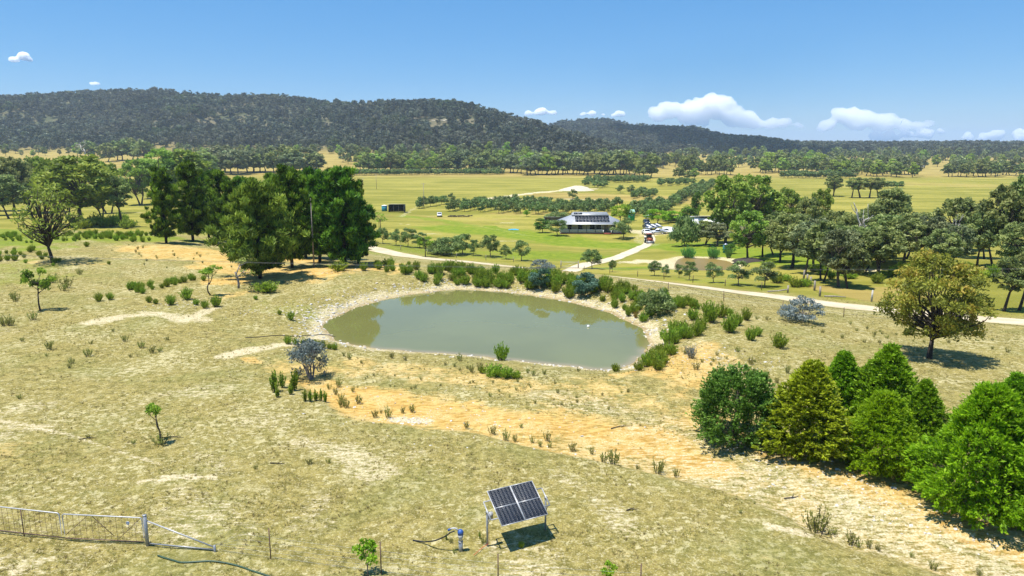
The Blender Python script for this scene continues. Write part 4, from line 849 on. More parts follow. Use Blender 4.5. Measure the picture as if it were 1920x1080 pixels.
for px in (572, 582, 592, 602, 610): bp('tall', px, 754 + rnd.uniform(-3, 3), 24, 13, name='shrub', label='narrow green shrub in the tight patch on orange earth', group='tight patch on orange earth')
for px in (540, 555, 570, 590, 605, 618, 628): bp('broom', px, 645 + (px - 540) * .12, rnd.uniform(12, 20), name='shrub', label='low green shrub in the row above the grey twiggy shrub', group='row above grey shrub')
for px, pb, hp in ((642, 763, 26), (673, 757, 22), (703, 783, 20), (727, 783, 26), (755, 775, 16), (773, 773, 20), (875, 803, 18), (923, 815, 24), (948, 826, 26), (965, 828, 18), (998, 830, 18), (1012, 837, 16), (1026, 827, 24), (1031, 840, 16), (1073, 846, 24), (1109, 852, 18), (1132, 867, 26), (1150, 871, 38), (1196, 880, 14), (1233, 887, 38), (1268, 894, 22), (630, 740, 18), (640, 752, 18), (650, 765, 22), (618, 730, 16), (635, 726, 22), (662, 735, 14), (715, 775, 10), (977, 802, 12)):
    bp('weed', px, pb, hp, name='weed', label='upright olive weed along the eroded edge of orange earth', cat='weed', group='weeds on the eroded edge')
bp('weed', 1532, 1000, 54, 62, name='shrub', label='open twiggy olive shrub where track meets grass'); bp('weed', 1560, 1003, 20, 26, name='weed', label='small brown weed beside the open twiggy shrub', cat='weed')
for px, pb, hp in ((1597, 1022, 34), (1610, 1026, 20), (1628, 1027, 22), (1644, 1030, 14), (1648, 1034, 14), (1710, 1045, 16), (1750, 1068, 26), (1835, 1078, 20), (1415, 945, 8), (1388, 962, 12)): bp('weed', px, pb, hp, name='weed', label='small weed along the lower edge of the pale track', cat='weed', group='weeds on the lower track edge')
zone('broom', [(252, 548), (290, 540), (330, 532), (360, 525)], 24, (.6, 1.1), 'low green shrub in the strip below the pine slope', 'strip below pine slope', spread=.8)
for px, pb, hp in ((185, 565, 18), (207, 562, 16), (320, 572, 22), (350, 562, 26), (280, 567, 14), (292, 570, 12), (385, 578, 18), (405, 575, 24), (368, 572, 14), (545, 600, 18), (524, 590, 10), (480, 562, 10)): bp('broom', px, pb, hp, name='shrub', label='low green shrub around the pale eroded patch', group='shrubs round eroded patch')
for px, pb, hp in ((285, 662, 16), (265, 652, 16), (235, 640, 16), (92, 655, 20), (62, 600, 20), (30, 565, 18), (25, 560, 16), (118, 545, 20), (165, 668, 20), (135, 682, 14), (313, 638, 10), (125, 540, 26), (102, 530, 22), (150, 515, 14), (10, 610, 26), (20, 610, 18), (300, 660, 12), (130, 690, 10), (88, 668, 8), (37, 748, 12), (250, 832, 12), (165, 820, 10), (480, 880, 12), (580, 870, 16), (615, 868, 12), (170, 645, 10), (42, 640, 10), (212, 622, 8), (245, 670, 9)):
    bp('weed', px, pb, hp, hp * 1.1, name='weed', label='small dark weed dotted over the dry left paddock', cat='weed', group='weeds on the dry paddock')
zone('broom', [(20, 470), (60, 490), (140, 492), (200, 490)], 22, (.5, 1.2), 'low shrub around the half bare dark gum', 'shrubs round the dying gum', spread=2.0)
zone('broom', [(0, 440), (120, 450), (200, 440), (270, 450)], 110, (.4, 1.3), 'low shrub on the rough crest before the left wood', 'shrubs on the rough crest', spread=4.0)
zone('weed', [(220, 470), (300, 480), (400, 500)], 26, (.3, .7), 'small weed on the orange slope left of the pines', 'weeds on orange slope', name='weed', cat='weed', spread=4.0)
zone('weed', [(1440, 600), (1550, 620), (1650, 625), (1850, 640)], 34, (.25, .6), 'small weed on the paddock round the lone eucalyptus', 'weeds round the eucalyptus', name='weed', cat='weed', spread=2.5)
zone('weed', [(1300, 690), (1350, 660), (1420, 690), (1380, 740)], 22, (.3, .8), 'small weed on the orange mound past the dam', 'weeds on the orange mound', name='weed', cat='weed', spread=1.6)
zone('weed', [(680, 720), (850, 715), (1000, 730), (1150, 760)], 40, (.2, .45), 'small dry weed on the straw bank below the dam', 'weeds on the straw bank', name='weed', cat='weed', spread=1.5)
for px, w_ in ((1290, 34), (1337, 30), (1366, 16)): bp('reed', px, 484, 22, w_, name='reed_clump', label='tall green reed clump behind the brown pond', cat='reeds', group='reed clumps at brown pond')
for px, pb, hp, kd in ((710, 1002, 16, 'tall'), (837, 1004, 14, 'tall'), (656, 1010, 14, 'weed'), (977, 1027, 14, 'broom'), (908, 1019, 20, 'weed'), (853, 1030, 14, 'weed')): bp(kd, px if px > 800 else px + 190, pb + 8 if px < 900 else pb, hp, name='weed', label='green weed at the foot of the pump and solar stand', cat='weed', group='weeds at the pump')

# ---- hill forest, dry grass tufts and shore stones: masses nobody could count
def scatter(name, P, scl, protos, lab, seed=0):
    me = bpy.data.meshes.new(name + '_points'); me.vertices.add(len(P)); me.vertices.foreach_set('co', np.asarray(P, np.float32).ravel())
    a = me.attributes.new('scl', 'FLOAT', 'POINT'); a.data.foreach_set('value', np.asarray(scl, np.float32)); o = obj(name, me); tag(o, lab, kind='stuff')
    coll = bpy.data.collections.new(name + '_shapes')
    for p in protos: coll.objects.link(bpy.data.objects.new(name + '_shape', p))
    ng = bpy.data.node_groups.new(name, 'GeometryNodeTree'); ng.interface.new_socket('Geometry', in_out='INPUT', socket_type='NodeSocketGeometry'); ng.interface.new_socket('Geometry', in_out='OUTPUT', socket_type='NodeSocketGeometry')
    N = ng.nodes; L = ng.links; gi = N.new('NodeGroupInput'); go = N.new('NodeGroupOutput'); mp = N.new('GeometryNodeMeshToPoints'); io = N.new('GeometryNodeInstanceOnPoints'); ci = N.new('GeometryNodeCollectionInfo')
    ci.inputs[0].default_value = coll; ci.inputs['Separate Children'].default_value = True; ci.inputs['Reset Children'].default_value = True
    rv = N.new('FunctionNodeRandomValue'); rv.data_type = 'FLOAT_VECTOR'; rv.inputs['Max'].default_value = (.12, .12, 6.283); rv.inputs['Min'].default_value = (-.12, -.12, 0); rv.inputs['Seed'].default_value = seed
    na_ = N.new('GeometryNodeInputNamedAttribute'); na_.data_type = 'FLOAT'; na_.inputs['Name'].default_value = 'scl'
    L.new(gi.outputs[0], mp.inputs[0]); L.new(mp.outputs[0], io.inputs['Points']); L.new(ci.outputs[0], io.inputs['Instance']); io.inputs['Pick Instance'].default_value = True
    e2r = N.new('FunctionNodeEulerToRotation'); L.new(rv.outputs['Value'], e2r.inputs[0]); L.new(e2r.outputs[0], io.inputs['Rotation']); L.new(na_.outputs['Attribute'], io.inputs['Scale']); L.new(io.outputs[0], go.inputs[0])
    md = o.modifiers.new('scatter', 'NODES'); md.node_group = ng; return o
def merged(tm, cm, leaf=False):
    bm = MB(); out = []
    tv = np.zeros(len(tm.vertices) * 3); tm.vertices.foreach_get('co', tv); cv = np.zeros(len(cm.vertices) * 3); cm.vertices.foreach_get('co', cv)
    tq = [tuple(p.vertices) for p in tm.polygons if len(p.vertices) == 4]; nq = len(tq); cq = np.arange(len(cv) // 3).reshape(-1, 4)
    v = np.zeros(len(cm.polygons)); cm.attributes['v'].data.foreach_get('value', v)
    return mesh_np('hill_gum', np.vstack([cv.reshape(-1, 3), tv.reshape(-1, 3)]), np.vstack([cq, np.array(tq) + len(cv) // 3]), None, [cm.materials[0] if leaf else M['hill'], M['bark']], mi=np.r_[np.zeros(len(cq)), np.ones(nq)], fattr=dict(v=np.r_[v, np.zeros(nq)]))
hp_ = [merged(*gum_shape('hillgum%d' % q, 13, 11, 10, 30, .62, 'hill', .08, .05, 'bark', 1, .22, .9, 1.5, 3, .3)[:2]) for q in range(4)]
pts = []
FARP = np.array(FARP); fsh = [merged(*s_[:2], leaf=True) for s_ in S['gum_far']]
scatter('distant_trees', FARP[:, :3], FARP[:, 3], fsh, 'scattered distant gum trees over the far valley and hill foot', 2)
for kd in ('broom', 'weed'):
    q_ = [s_ for s_ in SCRUB if s_[4] == kd]; scatter('low_scrub', np.array([s_[:3] for s_ in q_]), np.array([s_[3] for s_ in q_]), [b_[0] for b_ in B[kd]], 'low green scrub on the crest and below the pines' if kd == 'broom' else 'small dry weeds over the slope and straw bank', 4)
N_ = 120000
ypx = RNG.uniform(-250, 2170, N_); Dp = np.sqrt(RNG.uniform(850 ** 2, 2950 ** 2, N_)); X = (ypx - 960) / F * Dp * CP
z_, p_ = far(X, Dp)
den = sst(.02, .10, p_) * (0.7 + 0.5 * sst(.3, .6, fbm(X / 60, Dp / 60, 33, 3))); den = np.where((ypx > 1560), den * sst(.35, .6, fbm(X / 130, Dp / 130, 40, 3) + .22 * sst(1500, 2200, Dp)), den)
sc_ = gp(88, 232); den *= sst(12, 38, np.hypot(X - sc_[0], (Dp - sc_[1]) * .5))
for q_ in ((833, 235), (812, 245), (1000, 240), (820, 230), (690, 275), (740, 282)): g_ = gp(*q_); den *= .1 + .9 * sst(6, 20, np.hypot(X - g_[0], (Dp - g_[1]) * .6))
kk = RNG.uniform(0, 1, N_) < den * .62
X, Dp, z_, p_ = X[kk], Dp[kk], z_[kk], p_[kk]
scatter('hill_forest', np.c_[X, Dp, z_ - .5], RNG.choice([.6, .8, 1.0, 1.2, 1.45], len(X)) * RNG.uniform(.85, 1.15, len(X)), hp_, 'dense grey green eucalypt forest covering the hills', 3)
# dry grass tufts on the near paddock
def tuft(n, h, wsp):
    V = []; Q = []; c = 0
    for q in range(n):
        a = RNG.uniform(0, 6.28); r = RNG.uniform(0, wsp); b = np.array([math.cos(a) * r, math.sin(a) * r, 0]); tip = b * 1.9 + np.array([RNG.normal(0, .03), RNG.normal(0, .03), h * RNG.uniform(.5, 1.1)]); s_ = np.array([-math.sin(a), math.cos(a), 0]) * .012
        V += [b - s_, b + s_, tip + s_ * .2, tip - s_ * .2]; Q.append((c, c + 1, c + 2, c + 3)); c += 4
    return mesh_np('tuft', V, Q, None, [M['drygrass']], fattr=dict(v=RNG.uniform(0, 1, n)))
N_ = 150000
px_s = RNG.uniform(-150, 2070, N_); y_s = RNG.uniform(20, 92, N_) ; x_s = (px_s - 960) / F * (y_s * CP + 3.2)
dn = sst(.34, .62, fbm(x_s / 1.6, y_s / 1.6, 50, 3)); dB = seg_dist(x_s, y_s, np.array([gp(*p)[:2] for p in ((600, 735), (800, 780), (1080, 820), (1350, 880), (1750, 1000), (1950, 1060))]))
dn *= .25 + .75 * sst(1.5, 3.2, dB); keep = (RNG.uniform(0, 1, N_) < dn * dn * .42) & (pond_sd(x_s, y_s, POND) > 1.5) & (seg_dist(x_s, y_s, ROADL) > 3)
x_s, y_s = x_s[keep], y_s[keep]
scatter('dry_grass', np.c_[x_s, y_s, H(x_s, y_s) - .01], RNG.uniform(.45, 1.1, len(x_s)), [tuft(16, .09, .08), tuft(14, .07, .10), tuft(16, .12, .07)], 'short dry straw coloured grass over the paddock', 5)
# stones
def stone(s):
    V = rdir(14) * RNG.uniform(.7, 1.1, (14, 1)) * np.array([1, .8, .5])
    import bmesh
    bm = bmesh.new(); [bm.verts.new(v) for v in V]; bmesh.ops.convex_hull(bm, input=bm.verts); me = bpy.data.meshes.new('stone'); bm.to_mesh(me); bm.free(); me.materials.append(M[s]); return me
ps = []; 
for q in range(2600):
    i_ = rnd.randrange(len(POND)); p = POND[i_]; c = POND.mean(0); d = (p - c) / np.linalg.norm(p - c); nearside = d[1] < -.25 and p[0] > -16
    if nearside and rnd.random() < .8: continue
    e = abs(rnd.gauss(0, 1.0)) + .1 if rnd.random() < .6 else rnd.uniform(.3, 4.0)
    ps.append(p + d * e + np.array([rnd.gauss(0, .5), rnd.gauss(0, .5)]))
ps = np.array(ps); scatter('shore_stones', np.c_[ps, H(ps[:, 0], ps[:, 1])], np.abs(RNG.normal(0, .09, len(ps))) + .05, [stone('stone'), stone('stone'), stone('rockgrey'), stone('rockgrey')], 'pale broken stones along the dam shore', 6)
ps = []
for poly, n, sp in (([(470, 585), (560, 575), (600, 585)], 240, 1.8), ([(290, 575), (400, 570)], 140, 1.2), ([(1290, 660), (1340, 670), (1400, 690)], 300, 2.0), ([(1400, 870), (1600, 920), (1800, 990)], 320, 1.3), ([(600, 512), (690, 505)], 160, 1.5), ([(640, 550), (690, 548)], 80, .8), ([(740, 787), (800, 790)], 160, .35), ([(1330, 815), (1420, 835)], 140, .6), ([(600, 740), (1100, 820)], 200, 2.0)):
    L = np.array([gp(*p)[:2] for p in poly]); 
    for q in range(n): i_ = rnd.randrange(len(L) - 1); k_ = rnd.random(); ps.append(L[i_] * k_ + L[i_ + 1] * (1 - k_) + np.array([rnd.gauss(0, sp), rnd.gauss(0, sp)]))
ps = np.array(ps); scatter('loose_stones', np.c_[ps, H(ps[:, 0], ps[:, 1])], np.abs(RNG.normal(0, .05, len(ps))) + .03, [stone('stone'), stone('stone'), stone('rockgrey')], 'pale loose stones strewn on bare earth', 7)
# ------------------------------------------------------------------ the pump's solar stand
def arr(*a): return np.array(a, float)
PW, PL, TILT = 1.055, 1.66, math.radians(31.8)
o = thing('solar_stand', 'tilted pair of solar panels on a grey steel stand', 'solar panel', (.224, 27.082, hz(.224, 27.08)), .466)
Zc = 1.576 - hz(.224, 27.08)
ct, st_ = math.cos(TILT), math.sin(TILT)
def pl(x, d, n=0.0): return np.array([x, -d * ct - n * st_, Zc - d * st_ + n * ct])    # d runs down the slope, n out of the face
def quadbox(mb, x0, x1, d0, d1, n0, n1):
    V = [pl(x, d, n) for n in (n0, n1) for x, d in ((x0, d1), (x1, d1), (x1, d0), (x0, d0))]
    mb.add(V, [(0, 3, 2, 1), (4, 5, 6, 7), (0, 1, 5, 4), (1, 2, 6, 5), (2, 3, 7, 6), (3, 0, 4, 7)])
for s in (-1, 1):
    x0 = s * (PW / 2 + .005) - PW / 2; x1 = x0 + PW
    mb = MB(); quadbox(mb, x0 + .012, x1 - .012, -PL / 2 + .012, PL / 2 - .012, -.01, .004); pn = mb.build('panel', M['pvback'], o)
    fr = MB()
    for a in ((x0, x0 + .018, -PL / 2, PL / 2), (x1 - .018, x1, -PL / 2, PL / 2), (x0 + .018, x1 - .018, -PL / 2, -PL / 2 + .018), (x0 + .018, x1 - .018, PL / 2 - .018, PL / 2)): quadbox(fr, *a, -.03, .010)
    fr.build('panel_frame', M['alu'], pn)
    ce = MB(); cw = (PW - .06) / 6
    for cxi in range(6):
        for half in (-1, 1):
            ch = (PL / 2 - .05) / 10
            for r in range(10):
                a = x0 + .03 + cxi * cw; d0 = (.02 + r * ch) * half; d1 = d0 + ch * half
                quadbox(ce, a + .005, a + cw - .005, min(d0, d1) + .004, max(d0, d1) - .004, .004, .0065)
    q = ce.build('cells', M['pvcell'], pn); tag(q, kind='stuff')
XO = 1.36
for d in (-.42, .42): MB().tube([pl(-XO, d, -.07), pl(XO, d, -.07)], .026, 8).build('rail', M['rail'], o)
for s in (-1, 1):
    MB().tube([pl(s * XO, -.42, -.07), pl(s * XO, .42, -.07)], .028, 8).build('end_rail', M['rail'], o)
    m_ = pl(s * XO, 0, -.07)
    mb = MB(); mb.tube([arr(s * XO, m_[1], -.35), arr(s * XO, m_[1], m_[2])], .042, 10); mb.build('post', M['galv'], o)
    mb = MB(); mb.tube([arr(s * XO, m_[1], .85), pl(s * XO, .34, -.1)], .018, 6); mb.build('brace', M['galv'], o)
    mb = MB(); mb.tube([arr(s * (XO - .05), m_[1], m_[2] - .06), arr(s * (XO + .05), m_[1], m_[2] - .06)], .06, 8); mb.build('clamp', M['galv'], o)
mb = MB(); mb.box((-XO + .15, pl(0, 0, -.07)[1] + .03, 1.28), (.2, .12, .27)); cb = mb.build('controller_box', M['pvc'], o)
MB().box((-XO + .15, pl(0, 0, -.07)[1] - .045, 1.3), (.15, .02, .18)).build('controller_cover', M['rail'], cb)
for d_ in (-.5, .5): MB().box(pl(.0, d_, .012), (.05, .05, .012)).build('clip', M['alu'], o)
mb = MB(); mb.tube([arr(-XO + .06, pl(0, 0)[1], 1.1), arr(-XO + .06, pl(0, 0)[1], .1), arr(-XO - .25, pl(0, 0)[1] - .05, .03), arr(-XO - .8, pl(0, 0)[1] - .4, .03)], .012, 5); mb.build('conduit', M['redplastic'], o)
# bore head
P = gp(864, 1033); o = thing('bore_head', 'pump bore head of white pipe with a blue cap beside the solar stand', 'pump', P)
mb = MB(); mb.tube([(0, 0, -.2), (0, 0, .42)], .085, 12); mb.tube([(0, 0, .40), (0, 0, .44)], .10, 12); mb.build('steel_casing', M['galv'], o)
mb = MB(); mb.tube([(0, 0, .44), (0, 0, .56), (0, 0, .60), (0, 0, .74)], [.07, .075, .10, .115], 12); mb.build('pipe_neck', M['pvc'], o)
mb = MB(); mb.tube([(0, 0, .74), (0, 0, .86), (0, 0, .93), (0, 0, .95)], [.12, .125, .08, .02], 12); mb.build('cap', M['blueplastic'], o)
mb = MB(); mb.tube([(-.06, 0, .9), (-.22, .02, 1.0), (-.36, .03, .98), (-.46, .03, .92)], .035, 8); mb.build('elbow', M['pvc'], o)
MB().tube([(-.40, .03, .955), (-.50, .03, .90)], .05, 8).build('valve', M['blueplastic'], o)
def hose(name, pts, r, mat, label, lift=None, z=None):
    L = smooth_line([gp(*p) for p in pts], 10)
    L[:, 2] = H(L[:, 0], L[:, 1]) + r
    if z is not None: L[:, 2] += np.interp(np.linspace(0, 1, len(L)), *z)
    mb = MB(); mb.tube(L, r, 6); ob = mb.build(name, M[mat], None, True); tag(ob, label, 'pipe'); return ob
hose('poly_pipe', ((853, 1034), (838, 1034), (815, 1030), (795, 1020), (774, 1014)), .028, 'blackpoly', 'black poly pipe curving down from the bore head', z=([0, .15, .45, .75, 1], [.88, .82, .42, .06, 0]))
hose('green_hose', ((296, 1043), (325, 1052), (345, 1056), (400, 1054), (445, 1062), (480, 1074), (530, 1090)), .035, 'greenhose', 'green hose snaking over the grass below the gate')
hose('suction_pipe', ((460, 634), (490, 632), (510, 630), (560, 631), (610, 628), (630, 632), (660, 630), (685, 626)), .03, 'blackpoly', 'black suction pipe lying from the bank into the dam')
# ------------------------------------------------------------------ gates and wire fence
def bay(name, label, A, Bp, hgt, braces, mids=0, sign=False):
    A, Bp = np.array(A), np.array(Bp); L = np.linalg.norm((Bp - A)[:2]); o = thing(name, label, 'gate', tuple(A), math.atan2(Bp[1] - A[1], Bp[0] - A[0]), None); dz = Bp[2] - A[2]
    r = .1
    def p(x, z): return arr(x, 0, z + dz * x / L)
    top = [p(.02, .1), p(.02, hgt - r), p(.05, hgt - .03), p(r, hgt), p(L - r, hgt), p(L - .05, hgt - .03), p(L - .02, hgt - r), p(L - .02, .1)]
    mb = MB(); mb.tube(top, .027, 8); mb.build('gate_frame', M['rail'], o)
    mb = MB(); mb.tube([p(.02, .12), p(L - .02, .12)], .021, 8); mb.build('bottom_rail', M['rust'], o)
    for x0, z0, x1, z1 in braces: MB().tube([p(x0 * L, z0 * hgt + .02), p(x1 * L, z1 * hgt - .02)], .013, 6).build('brace', M['rust'], o)
    for q in range(mids): MB().tube([p((q + 1) / (mids + 1) * L, .0), p((q + 1) / (mids + 1) * L, hgt)], .022, 6).build('upright', M['rust'], o)
    mb = MB()
    for x in np.arange(.2, L - .1, .26): mb.tube([p(x, .12), p(x, hgt)], .007, 3, False)
    for z in (.3, .5, .72, .95): mb.tube([p(.03, z), p(L - .03, z)], .006, 3, False)
    q = mb.build('wire_mesh', M['rust'], o); tag(q, kind='stuff')
    if sign:
        mb = MB(); mb.tube([p(L * .82, hgt * .79) + arr(0, -.024, 0), p(L * .82, hgt * .79) + arr(0, -.034, 0)], .075, 16); sg = mb.build('round_sign', M['white'], o)
        th_ = np.linspace(0, 2 * math.pi, 17); ctr = p(L * .82, hgt * .79)
        mb = MB(); mb.tube([ctr + arr(.06 * math.cos(a), -.037, .06 * math.sin(a)) for a in th_], .012, 4); mb.build('sign_ring', M['blueplastic'], sg)
    return o
gA, gB, gC = gp(-95, 988), gp(118, 1013), gp(122, 1013.5); gD = gp(272, 1021)
bay('farm_gate', 'long pipe and mesh gate panel with a middle upright', gA, gB, 1.22, (), 2)
bay('farm_gate', 'pipe and mesh gate with diagonal braces and a small round sign', gC, gD, 1.2, ((.02, .2, .32, 1), (.66, .1, .98, 1), (.36, 1, .62, .3)), 0, True)
P = gp(277, 1023); Pe = gp(403, 1034); o = thing('strainer_assembly', 'grey steel strainer post with a sloping stay beside the gate', 'fence post', P, math.atan2(Pe[1] - P[1], Pe[0] - P[0])); L = np.linalg.norm((Pe - P)[:2]); dz = Pe[2] - P[2]
mb = MB(); mb.tube([(0, 0, -.4), (0, 0, 1.34)], .072, 12); mb.build('post', M['galv'], o)
MB().tube([(0, 0, 1.34), (0, 0, 1.37)], .082, 12).build('post_cap', M['galv'], o)
MB().tube([(.07, 0, 1.12), (L - .04, 0, .2 + dz)], .03, 8).build('stay', M['rail'], o); MB().tube([(.08, 0, .1), (L - .05, 0, .08 + dz)], .03, 8).build('ground_rail', M['galv'], o)
mb = MB(); mb.tube([(L, 0, -.3 + dz), (L, 0, .27 + dz)], .05, 10); mb.build('anchor_post', M['galv'], o)
pk = [gp(404, 1034), gp(508, 1049), gp(715, 1076), gp(934, 1100), gp(1200, 1120)]
o = thing('wire_fence', 'thin wire fence on steel pickets running from the gate stay', 'fence', pk[0])
def loc(p): return np.asarray(p) - pk[0]
for p in pk[1:]: 
    mb = MB(); c = loc(p); mb.box(c + arr(0, 0, .6), (.045, .012, 1.5)); mb.box(c + arr(0, .016, .6), (.012, .028, 1.5)); mb.build('picket', M['rust'], o)
for z in (.1, .3, .5, .72, .95):
    mb = MB()
    for a, b in zip(pk[:-1], pk[1:]): mb.tube([loc(a) + arr(0, .02, min(z, .3) if a is pk[0] else z), loc((a + b) / 2) + arr(0, .02, z - .02), loc(b) + arr(0, .02, z)], .004, 3, False)
    mb.build('wire', M['galv'], o)
# fences at the road
def post_fence(pts, hgt, r, mat, label, sp=None, wires=(.4, .75, 1.05)):
    L = np.array([gp(*p) for p in pts]); o = thing('roadside_fence', label, 'fence', L[0])
    if sp:
        seg = np.r_[0, np.cumsum(np.linalg.norm(np.diff(L[:, :2], axis=0), axis=1))]; s_ = np.arange(0, seg[-1], sp); x = np.interp(s_, seg, L[:, 0]); y = np.interp(s_, seg, L[:, 1]); L2 = np.c_[x, y, H(x, y)]
    else: L2 = L
    for p in L2:
        mb = MB(); e = arr(rnd.gauss(0, .03), rnd.gauss(0, .03), hgt * rnd.uniform(.88, 1.08)); mb.tube([p - L[0] - arr(0, 0, .2), p - L[0] + e * .5, p - L[0] + e], [r * 1.05, r, r * .92], 6); mb.build('post', M[mat], o)
    for z in wires: mb = MB(); mb.tube(L2 - L[0] + arr(0, 0, z), .007, 3, False); mb.build('wire', M['galv'], o)
post_fence(((1160, 540), (1270, 553), (1400, 572), (1560, 592), (1720, 612), (1925, 632)), 1.15, .035, 'rust', 'picket and wire fence on the dam side of the gravel road', 6.0)
post_fence(((705, 462), (780, 475), (900, 487), (1040, 501)), 1.1, .06, 'wood', 'post and wire fence in front of the roadside olives', 7.0)
post_fence(((1095, 508), (1200, 519), (1330, 533), (1470, 548)), 1.1, .05, 'rust', 'wire fence between the road and the reed pond olives', 6.0)
post_fence(((1507, 523), (1513, 529), (1520, 536), (1527, 545), (1537, 556)), 1.35, .14, 'wood', 'old thick wooden posts of the paddock corner fence', None, (.9,))
P = gp(1477, 549); o = thing('log_rail', 'fallen log rail leaning on a short wooden post', 'log', P); MB().tube([(0, 0, -.2), (0, 0, 1.0)], .12, 8).build('post', M['wood'], o); MB().tube([(-2.6, .3, .12), (-1.2, .1, .25), (-.1, 0, .45)], .09, 7).build('rail', M['wood'], o)
P = gp(1545, 557); tag(MB().tube([(0, 0, .12), (1.2, -.2, .14), (2.6, -.5, .10)], [.10, .11, .06], 7).build('fallen_log', M['wood']), 'grey log lying beside the old fence posts', 'log').location = P
P = gp(1634, 566); mb = MB(); mb.tube([(0, 0, -.2), (0, 0, .8), (0.03, 0, 1.5)], [.13, .12, .10], 8); x = mb.build('wooden_post', M['bark_pale']); x.location = P; tag(x, 'single pale wooden post on the dry verge', 'post')
P = gp(1068, 503); o = thing('driveway_gate', 'small pale gate standing open beside the driveway', 'gate', P, -.1)
for x in (-1.6, 1.6): MB().tube([(x, 0, -.2), (x, 0, 1.4)], .10, 7).build('post', M['wood'], o)
mb = MB(); mb.tube([(-1.45, 0, .2), (-1.45, 0, 1.15), (1.45, 0, 1.15), (1.45, 0, .2), (-1.45, 0, .2)], .04, 6); mb.build('gate_frame', M['rail'], o); MB().tube([(-1.4, 0, .25), (1.4, 0, 1.1)], .03, 6).build('brace', M['rail'], o)
for px, py, L_, lb in ((1165, 802, 1.3, 'dark fallen stick lying on the straw bank'), (520, 870, .8, 'thin fallen stick on the dry paddock'), (1185, 958, .5, 'short fallen stick on grass past the solar stand'), (165, 823, .9, 'twisted fallen twig on the left paddock'), (1485, 934, .8, 'curved fallen stick on the pale track'), (322, 822, 1.3, 'fallen branch beside the scraggly bush')):
    P = gp(px, py); mb = MB(); mb.tube([(-L_ / 2, 0, .03), (0, rnd.uniform(-.15, .15), .06), (L_ / 2, .05, .03)], [.03, .025, .01], 5); mb.tube([(0, 0, .05), (L_ * .3, .25, .1)], [.015, .006], 4); x = mb.build('fallen_stick', M['bark_dark']); x.location = P; x.rotation_euler = (0, 0, rnd.uniform(-.5, .3)); tag(x, lb, 'stick')
P = gp(1103, 612); P[2] = POND_Z; mb = MB(); mb.tube([(0, 0, -.1), (0, 0, .02), (0, 0, .16), (0, 0, .2)], [.08, .15, .11, .02], 10); x = mb.build('float', M['white'], None, True); x.location = onz(1103, 613, POND_Z); tag(x, 'small white float on the dam water', 'float')
# ------------------------------------------------------------------ poles and wires
def pole(P, hgt, label, r=.14, arm=True):
    o = thing('power_pole', label, 'pole', P); MB().tube([(0, 0, -.3), (0, 0, hgt)], [r, r * .7], 8).build('shaft', M['wood'], o)
    if arm:
        MB().box((0, 0, hgt - .45), (1.9, .12, .14)).build('crossarm', M['wood'], o)
        for x in (-.8, 0, .8): MB().tube([(x, 0, hgt - .38), (x, 0, hgt - .16)], .05, 6).build('insulator', M['pvc'], o)
for px, pb, pt, lb in ((795, 392, 343, 'tall timber power pole at the end of the orchard row'), (706, 355, 326, 'power pole standing in the open field'), (681, 349, 334, 'distant short power pole in the open field')):
    P = gp(px, pb); pole(P, h_for(P, pt), lb)
P = gp(589, 502); pole(P, h_for(P, 372), 'thin dark pole among the pines', .11, False)
for dy, dz_, lb in ((0, 0, 'upper power line wire crossing before the pine grove'), (1.3, -.28, 'lower power line wire crossing before the pine grove')):
    x_ = np.linspace(-130, 150, 60); z_ = 6.05 + ((x_ - 26) / 60) ** 2 * .95 + dz_; mb = MB(); mb.tube(np.c_[x_, 58 + dy + 0 * x_, z_], .006, 4, False); tag(mb.build('power_line', M['wire']), lb, 'wire')
# ------------------------------------------------------------------ farmhouse
P = gp(1108, 438); o = thing('farmhouse', 'pale farmhouse with hipped iron roof, verandah and roof solar panels', 'house', P, -.03)
Wd, Dp_ = 19.5, 13.0
def gable(mb, pts): pass
mb = MB(); mb.box((0, 6.6, 1.75), (Wd - 3.4, 8.4, 2.7)); mb.build('wall', M['cream'], o)
MB().box((0, 6, .2), (Wd, Dp_, .36)).build('verandah_floor', M['wood'], o); MB().box((0, -.53, .1), (Wd - .6, .05, .32)).build('brick_base', M['brick'], o)
def hip(z0, z1, x0, x1, y0, y1, rx, ry0, ry1):
    V = [(x0, y0, z0), (x1, y0, z0), (x1, y1, z0), (x0, y1, z0), (x0 + rx, ry0, z1), (x1 - rx, ry0, z1), (x1 - rx, ry1, z1), (x0 + rx, ry1, z1), (x0, y0, z0 - .16), (x1, y0, z0 - .16), (x1, y1, z0 - .16), (x0, y1, z0 - .16)]
    return V, [(0, 1, 5, 4), (1, 2, 6, 5), (2, 3, 7, 6), (3, 0, 4, 7), (4, 5, 6, 7), (8, 9, 1, 0), (9, 10, 2, 1), (10, 11, 3, 2), (11, 8, 0, 3), (11, 10, 9, 8)]
mb = MB(); mb.add(*hip(3.05, 5.35, -Wd / 2 - .4, Wd / 2 + .4, -.95, 12.6, 4.6, 4.6, 7.4)); rf = mb.build('roof', M['roof'], o)
mb = MB(); mb.add(*hip(5.45, 6.25, -5.9, 5.9, 3.9, 8.4, .5, 6.0, 6.3)); mb.build('raised_ridge', M['roofdark'], rf)
mb = MB(); mb.tube([(-Wd / 2 - .4, -1.0, 3.0), (Wd / 2 + .4, -1.0, 3.0)], .09, 6); mb.build('gutter', M['white'], rf)
sl = math.atan2(2.3, 5.55)
for r in range(2):
    for q in range(10):
        t_ = .36 + r * .34; y_ = -.95 + 5.55 * t_; z_ = 3.05 + 2.3 * t_ + .09; mb = MB(); mb.box((-4.4 + q * 1.08, y_, z_), (1.0, 1.7, .04), rx=sl); sp_ = mb.build('roof_solar_panel', M['pvcell'], rf)
for q in range(2): mb = MB(); mb.box((-4.6 + q * 1.4, 4.75, 5.95), (1.2, .9, .05), rx=.36); mb.build('roof_solar_panel', M['pvcell'], rf)
